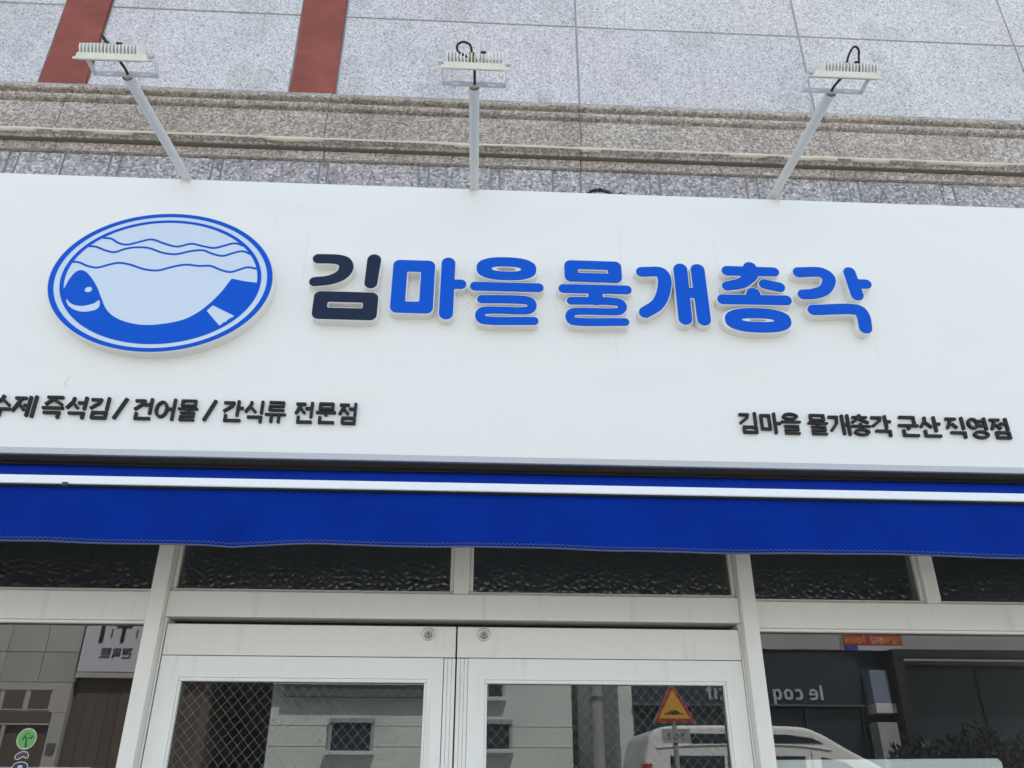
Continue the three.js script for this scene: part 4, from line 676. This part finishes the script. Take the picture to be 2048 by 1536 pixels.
{
  const b = thing('dark_storefront', 'dark fronted clothes shop with pale letters mirrored in the right window', 'building');
  part('side_pier', uvm(bx(2.72, 0, FZ2 - 0.02, 2.97, 5.2, FZ2 + 6), 0.4), far.pale, b);
  part('body', bx(2.975, 0, FZ2 + 0.06, 15, 5.2, FZ2 + 7), far.navy, b);
  part('parapet', uvm(rb(2.975, 3.99, FZ2 - 0.06, 15, 5.25, FZ2 + 0.055, 0.01, 1), 0.3), far.grey, b);
  part('fascia', rb(2.975, 3.02, FZ2 - 0.02, 7.30, 3.985, FZ2 + 0.055, 0.01, 1), far.navy, b);
  part('fascia_lip', rb(2.975, 2.985, FZ2 - 0.10, 7.30, 3.015, FZ2 + 0.055, 0.005, 1), far.slate, b);
  for (let k = 0; k < 4; k++) part('shop_pane', rb(3.0 + k * 1.06, 0.2, FZ2 + 0.03, 4.02 + k * 1.06, 2.95, FZ2 + 0.055, 0.004, 1), far.pane, b);
  for (let k = 0; k < 5; k++) part('shop_mullion', rb(2.98 + k * 1.06, 0.1, FZ2 - 0.02, 3.02 + k * 1.06 - 0.022, 2.98, FZ2 + 0.057, 0.004, 1), far.slate, b);
  part('column', rb(7.36, 3.03, FZ2 - 0.30, 7.70, 3.60, FZ2 + 0.055, 0.01, 1), M({ color: C(0.20, 0.24, 0.32), roughness: 0.5 }), b);
  part('column_base', rb(7.37, 2.86, FZ2 - 0.31, 7.75, 3.027, FZ2 + 0.055, 0.01, 1), M({ color: C(0.62, 0.58, 0.64), roughness: 0.5 }), b);
  part('stone_post', uvm(rb(7.30, 0.1, FZ2 - 0.4, 7.66, 2.70, FZ2 - 0.05, 0.01, 1), 0.5), far.grey, b);
  part('dark_post', rb(7.76, 0.1, FZ2 - 0.5, 7.95, 3.95, FZ2 + 0.055, 0.01, 1), far.dark, b);
  part('dark_beam', rb(7.76, 3.80, FZ2 - 0.52, 15, 3.95, FZ2 - 0.0, 0.01, 1), far.dark, b);
  part('light_rail', rb(7.96, 3.74, FZ2 - 0.5, 15, 3.79, FZ2 + 0.0, 0.006, 1), far.grey, b);
  for (let k = 0; k < 4; k++) part('shop_pane', rb(7.97 + k * 1.6, 0.2, FZ2 + 0.02, 9.5 + k * 1.6, 3.72, FZ2 + 0.055, 0.004, 1), far.pane, b);
  const word = (txt, xRight, size, sp) => { let x = xRight; for (const ch of txt) { if (ch === ' ') { x -= size * 0.32; continue; } const g = new TextGeometry(ch, { font: FONT, size, depth: 0.03, curveSegments: 5, bevelEnabled: false }); g.computeBoundingBox(); const w = g.boundingBox.max.x; g.rotateY(Math.PI); g.translate(x, 3.10, FZ2 - 0.0205); part('fascia_letter', g, far.letter, b); x -= w + sp; } };
  word('le coq sportif', 6.56, 0.245, 0.025);
}
function shrub(label, pos, R, y0, y1, n, ll, seed) {   // planter box, stems and a loose crown of broad leaves
  const t = thing('planter_shrub', label, 'shrub', 'shrubs in planters across the street', pos), r = rngOf(seed), L = [], St = [];
  part('planter', merge([rb(-0.42, 0, -0.24, 0.42, 0.5, 0.24, 0.02, 2)]), far.slate, t);
  for (let k = 0; k < n; k++) {
    const a = r() * 6.283, e = Math.sqrt(r()), px = Math.cos(a) * R * e, pz = Math.sin(a) * R * 0.6 * e, y = y0 + (y1 - y0) * r() * (1 - 0.25 * e * e);
    if (k % 6 === 0) St.push(tube([[px * 0.1, 0.45, pz * 0.1], [px * 0.4, y0 * 0.8, pz * 0.4], [px, y, pz]], 0.009, 6, 4));
    for (let q = 0; q < 3; q++) { const g = leafGeo(ll * (0.7 + 0.6 * r()), ll * 0.5); g.rotateX(0.5 + 1.3 * r()); g.rotateZ((r() - 0.5) * 1.2); g.rotateY(r() * 6.283); g.translate(px, y, pz); L.push(g); }
  }
  part('stems', merge(St), far.wood2, t); part('foliage', merge(L), mat.leaf, t, 'stuff');
}
shrub('dark leafy shrub beside the grey stone post, mirrored in the right window', [7.62, 0.1, 12.0], 0.50, 1.0, 2.34, 420, 0.125, 12);
shrub('tallest dark leafy shrub in the row mirrored in the right window', [8.55, 0.1, 11.9], 0.62, 1.0, 2.52, 520, 0.13, 31);
shrub('dark leafy shrub at the right picture edge, mirrored in the right window', [9.6, 0.1, 12.0], 0.60, 1.0, 2.44, 460, 0.125, 47);
{
  const t = thing('road_banner', 'red banner with yellow Korean letters mirrored in the right window', 'banner', null, [7.63, 4.026, 12.90]); t.scale.setScalar(1.779);
  part('cloth', rb(-0.315, 0.025, -0.004, 0.315, 0.135, 0.004, 0.001, 1), M({ color: C(0.42, 0.02, 0.025), roughness: 0.8 }), t);
  part('blue_strip', rb(-0.30, -0.025, -0.004, -0.17, 0.0245, 0.004, 0.001, 1), M({ color: C(0.02, 0.07, 0.30), roughness: 0.8 }), t);
  part('white_strip', rb(-0.1695, -0.025, -0.004, 0.315, 0.0245, 0.004, 0.001, 1), M({ color: C(0.45, 0.48, 0.48), roughness: 0.8 }), t);
  const ym = M({ color: C(0.75, 0.50, 0.06), roughness: 0.7 }), wm2 = M({ color: C(0.75, 0.62, 0.55), roughness: 0.7 });
  const word = ['ji', 'geum', 'cha', 'jeong', 'ju', null, 'ryang', 'cha', 'hyeong', 'dae', 'ga', 'sang', 'buk'];
  const ex = { ji: [[0.05, 0.85, 0.6, 0.85], [0.32, 0.8, 0.05, 0.2], [0.32, 0.6, 0.6, 0.2], [0.88, 1, 0.88, 0]], geum: [[0.1, 0.95, 0.9, 0.95], [0.85, 0.95, 0.85, 0.7], [0, 0.55, 1, 0.55], ...mieumEnd], cha: [[0.3, 1, 0.3, 0.9], [0.05, 0.82, 0.6, 0.82], [0.32, 0.8, 0.05, 0.2], [0.32, 0.6, 0.6, 0.2], [0.78, 1, 0.78, 0], [0.78, 0.5, 1, 0.5]], jeong: [...jieut(0.56), ...eoS, ['o', 0.55, 0.16, 0.3, 0.13]], ju: [[0.1, 0.95, 0.9, 0.95], [0.5, 0.9, 0.1, 0.55], [0.5, 0.8, 0.9, 0.55], [0, 0.42, 1, 0.42], [0.5, 0.42, 0.5, 0]], ryang: [[0.1, 0.95, 0.55, 0.95], [0.1, 0.7, 0.55, 0.7], [0.1, 0.45, 0.55, 0.45], [0.76, 1, 0.76, 0.4], [0.76, 0.8, 1, 0.8], [0.76, 0.6, 1, 0.6], ['o', 0.5, 0.16, 0.3, 0.13]], hyeong: [[0.3, 1, 0.3, 0.92], [0.05, 0.86, 0.6, 0.86], ['o', 0.32, 0.6, 0.2, 0.14], ...eoS, ['o', 0.55, 0.16, 0.3, 0.13]], dae: [[0.1, 0.85, 0.5, 0.85], [0.1, 0.25, 0.5, 0.25], [0.12, 0.85, 0.12, 0.25], [0.68, 1, 0.68, 0], [0.92, 1, 0.92, 0], [0.68, 0.5, 0.92, 0.5]], ga: [...giyeok, [0.76, 1, 0.76, 0], [0.76, 0.5, 1, 0.5]], sang: [...siot, ...aS, ['o', 0.5, 0.16, 0.3, 0.13]], buk: [...mieumTop, [0.02, 0.5, 0.98, 0.5], [0.5, 0.5, 0.5, 0.36], ...giyeokEnd] };
  word.forEach((k, i) => { if (!k) return; const x0 = -0.30 + i * 0.0465, w = 0.041; const sh = traced((x, y) => { let d = 1e9; for (const s of ex[k]) d = Math.min(d, s[0] === 'o' ? Math.abs(dEll(x, y, x0 + (1 - s[1]) * w, 0.045 + s[2] * 0.07, s[3] * w, s[4] * 0.07)) - 0.003 : dBar(x, y, x0 + (1 - s[0]) * w, 0.045 + s[1] * 0.07, x0 + (1 - s[2]) * w, 0.045 + s[3] * 0.07, 0.0026)); return d; }, x0 - 0.01, 0.03, x0 + w + 0.01, 0.13, 0.0025); if (sh.length) part('banner_letter', slab(sh, -0.0065, -0.0042), i > 5 && i < 9 ? wm2 : ym, t); });
  for (const x of [-0.33, 0.33]) part('cord', cyl([x, -0.03, 0], [x, 0.14, 0], 0.006, 0.006, 6), far.letter, t);
}
{
  const t = thing('warning_sign', 'yellow triangular road sign with red border and black hump, mirrored in the right door', 'road sign', null, [2.552, 0.1, 8.0]);
  const tri = (s, y) => new THREE.Shape([[-0.262 * s, y], [0.262 * s, y], [0, y + 0.46 * s]].map((p) => new THREE.Vector2(...p)));
  const ex3 = (s, za, zb) => { const g = new THREE.ExtrudeGeometry(s, { depth: zb - za, bevelEnabled: false }); g.translate(0, 0, za); return g; };
  part('border', ex3(tri(1, 2.225), -0.012, -0.006), M({ color: C(0.42, 0.02, 0.02), roughness: 0.5 }), t);
  part('edge_line', ex3(tri(1.05, 2.213), -0.0055, 0.0), far.letter, t);
  part('face', ex3(tri(0.74, 2.268), -0.0145, -0.0122), M({ color: C(0.80, 0.42, 0.02), roughness: 0.5 }), t);
  part('hump', slab(traced((x, y) => Math.min(Math.max(dEll(x, y, 0, 2.325, 0.07, 0.04), 2.325 - y), dBox(x, y, [-0.12, 2.315, 0.12, 2.328], 0.001)), -0.15, 2.29, 0.15, 2.40, 0.003), -0.0165, -0.0147), far.ink, t);
  part('plate', rb(-0.17, 1.99, -0.016, 0.18, 2.15, -0.008, 0.003, 1), far.grey, t);
  for (const [x, k] of [[-0.085, 0], [0.0, 1], [0.08, 2]]) part('plate_mark', slab(traced((X, Y) => (k === 1 ? Math.abs(dEll(X, Y, x, 2.06, 0.026, 0.03)) - 0.007 : Math.min(dBar(X, Y, x - 0.02, 2.035, x + 0.02, 2.035, 0.006), dBar(X, Y, x, 2.03, x, 2.11, 0.006), dBar(X, Y, x - 0.02, 2.09, x + 0.02, 2.085, 0.005))), x - 0.06, 2.0, x + 0.06, 2.14, 0.003), -0.0185, -0.0163), far.slate, t);
  part('post', cyl([0, 0, 0.03], [0, 2.70, 0.03], 0.03, 0.03, 14), far.grey, t);
}
{
  const t = thing('parked_van', 'white van with dark upper windows across the street, mirrored in the right door', 'van', null, [4.5, 0.0, 9.5]);
  const O = 4.5, prof = [[2.44, 0.42], [2.40, 1.1], [2.46, 1.75], [2.53, 2.08], [2.60, 2.26], [2.76, 2.335], [3.2, 2.355], [4.5, 2.352], [4.9, 2.29], [5.36, 2.04], [5.82, 1.80], [6.15, 1.50], [6.65, 1.33], [6.82, 1.1], [6.84, 0.45]];
  const sh = new THREE.Shape(); const top = curve2(prof.map(([x, y]) => [x - O, y]), 60); sh.moveTo(top[0].x, top[0].y); for (const p of top.slice(1)) sh.lineTo(p.x, p.y);
  for (const [cx, d] of [[6.1, 1], [3.3, 1]]) { sh.lineTo(cx - O + 0.38, 0.42); sh.absarc(cx - O, 0.42, 0.38, 0, Math.PI, false); } sh.closePath();
  const g = new THREE.ExtrudeGeometry(sh, { depth: 1.66, bevelEnabled: true, bevelSize: 0.05, bevelThickness: 0.06, bevelSegments: 4, curveSegments: 16 }); g.translate(0, 0, 0.06);
  part('body', g, far.white, t);
  const glassS = (pts) => { const s = new THREE.Shape(); pts.forEach(([x, y], i) => (i ? s.lineTo(x - O, y) : s.moveTo(x - O, y))); const q = new THREE.ExtrudeGeometry(s, { depth: 0.012, bevelEnabled: true, bevelSize: 0.012, bevelThickness: 0.004, bevelSegments: 2 }); q.translate(0, 0, -0.0075); return q; };
  for (const p of [[[2.80, 1.50], [3.55, 1.50], [3.55, 2.0], [2.82, 2.0]], [[3.62, 1.50], [4.70, 1.50], [4.70, 2.0], [3.62, 2.0]], [[4.92, 1.50], [5.78, 1.50], [5.72, 1.66], [5.25, 1.93], [4.95, 1.99]]]) part('side_window', glassS(p), far.pane, t);
  part('upper_window', glassS([[3.12, 2.18], [4.98, 2.18], [4.84, 2.235], [4.5, 2.275], [3.12, 2.285]]), far.pane, t);
  part('drip_rail', tube([[2.62 - O, 2.11, -0.004], [3.2 - O, 2.145, -0.006], [4.6 - O, 2.145, -0.006], [5.1 - O, 2.09, -0.006]], 0.012, 30, 8), far.paleTrim, t);
  part('tail_light', rb(2.415 - O, 1.35, -0.012, 2.55 - O, 1.92, 0.25, 0.02, 2), M({ color: C(0.35, 0.02, 0.03), roughness: 0.3 }), t);
  part('headlight', rb(6.50 - O, 1.02, -0.012, 6.80 - O, 1.22, 0.2, 0.03, 2), far.letter, t);
  part('door_seam', merge([rb(4.80 - O, 0.55, -0.0035, 4.812 - O, 2.08, 0.004, 0.001, 1), rb(3.585 - O, 0.55, -0.0035, 3.597 - O, 1.46, 0.004, 0.001, 1)]), far.slate, t);
  part('door_handle', merge([rb(4.55 - O, 1.25, -0.03, 4.74 - O, 1.29, 0.001, 0.008, 1)]), far.white, t);
  for (const [cx, cz] of [[6.1, 0.10], [3.3, 0.10], [6.1, 1.68], [3.3, 1.68]]) { const w = part('wheel', (() => { const q = new THREE.TorusGeometry(0.25, 0.09, 12, 32); q.scale(1, 1, 1.15); q.translate(cx - O, 0.34, cz); return q; })(), mat.rubber, t); part('rim', cyl([cx - O, 0.34, cz - 0.07], [cx - O, 0.34, cz + 0.07], 0.20, 0.20, 24), mat.alu, w); }
}

// ---------------------------------------------------------------- shadows on for everything that stands here
scene.traverse((o) => { if (o.isMesh) { o.castShadow = true; o.receiveShadow = true; } });
renderer.render(scene, camera);
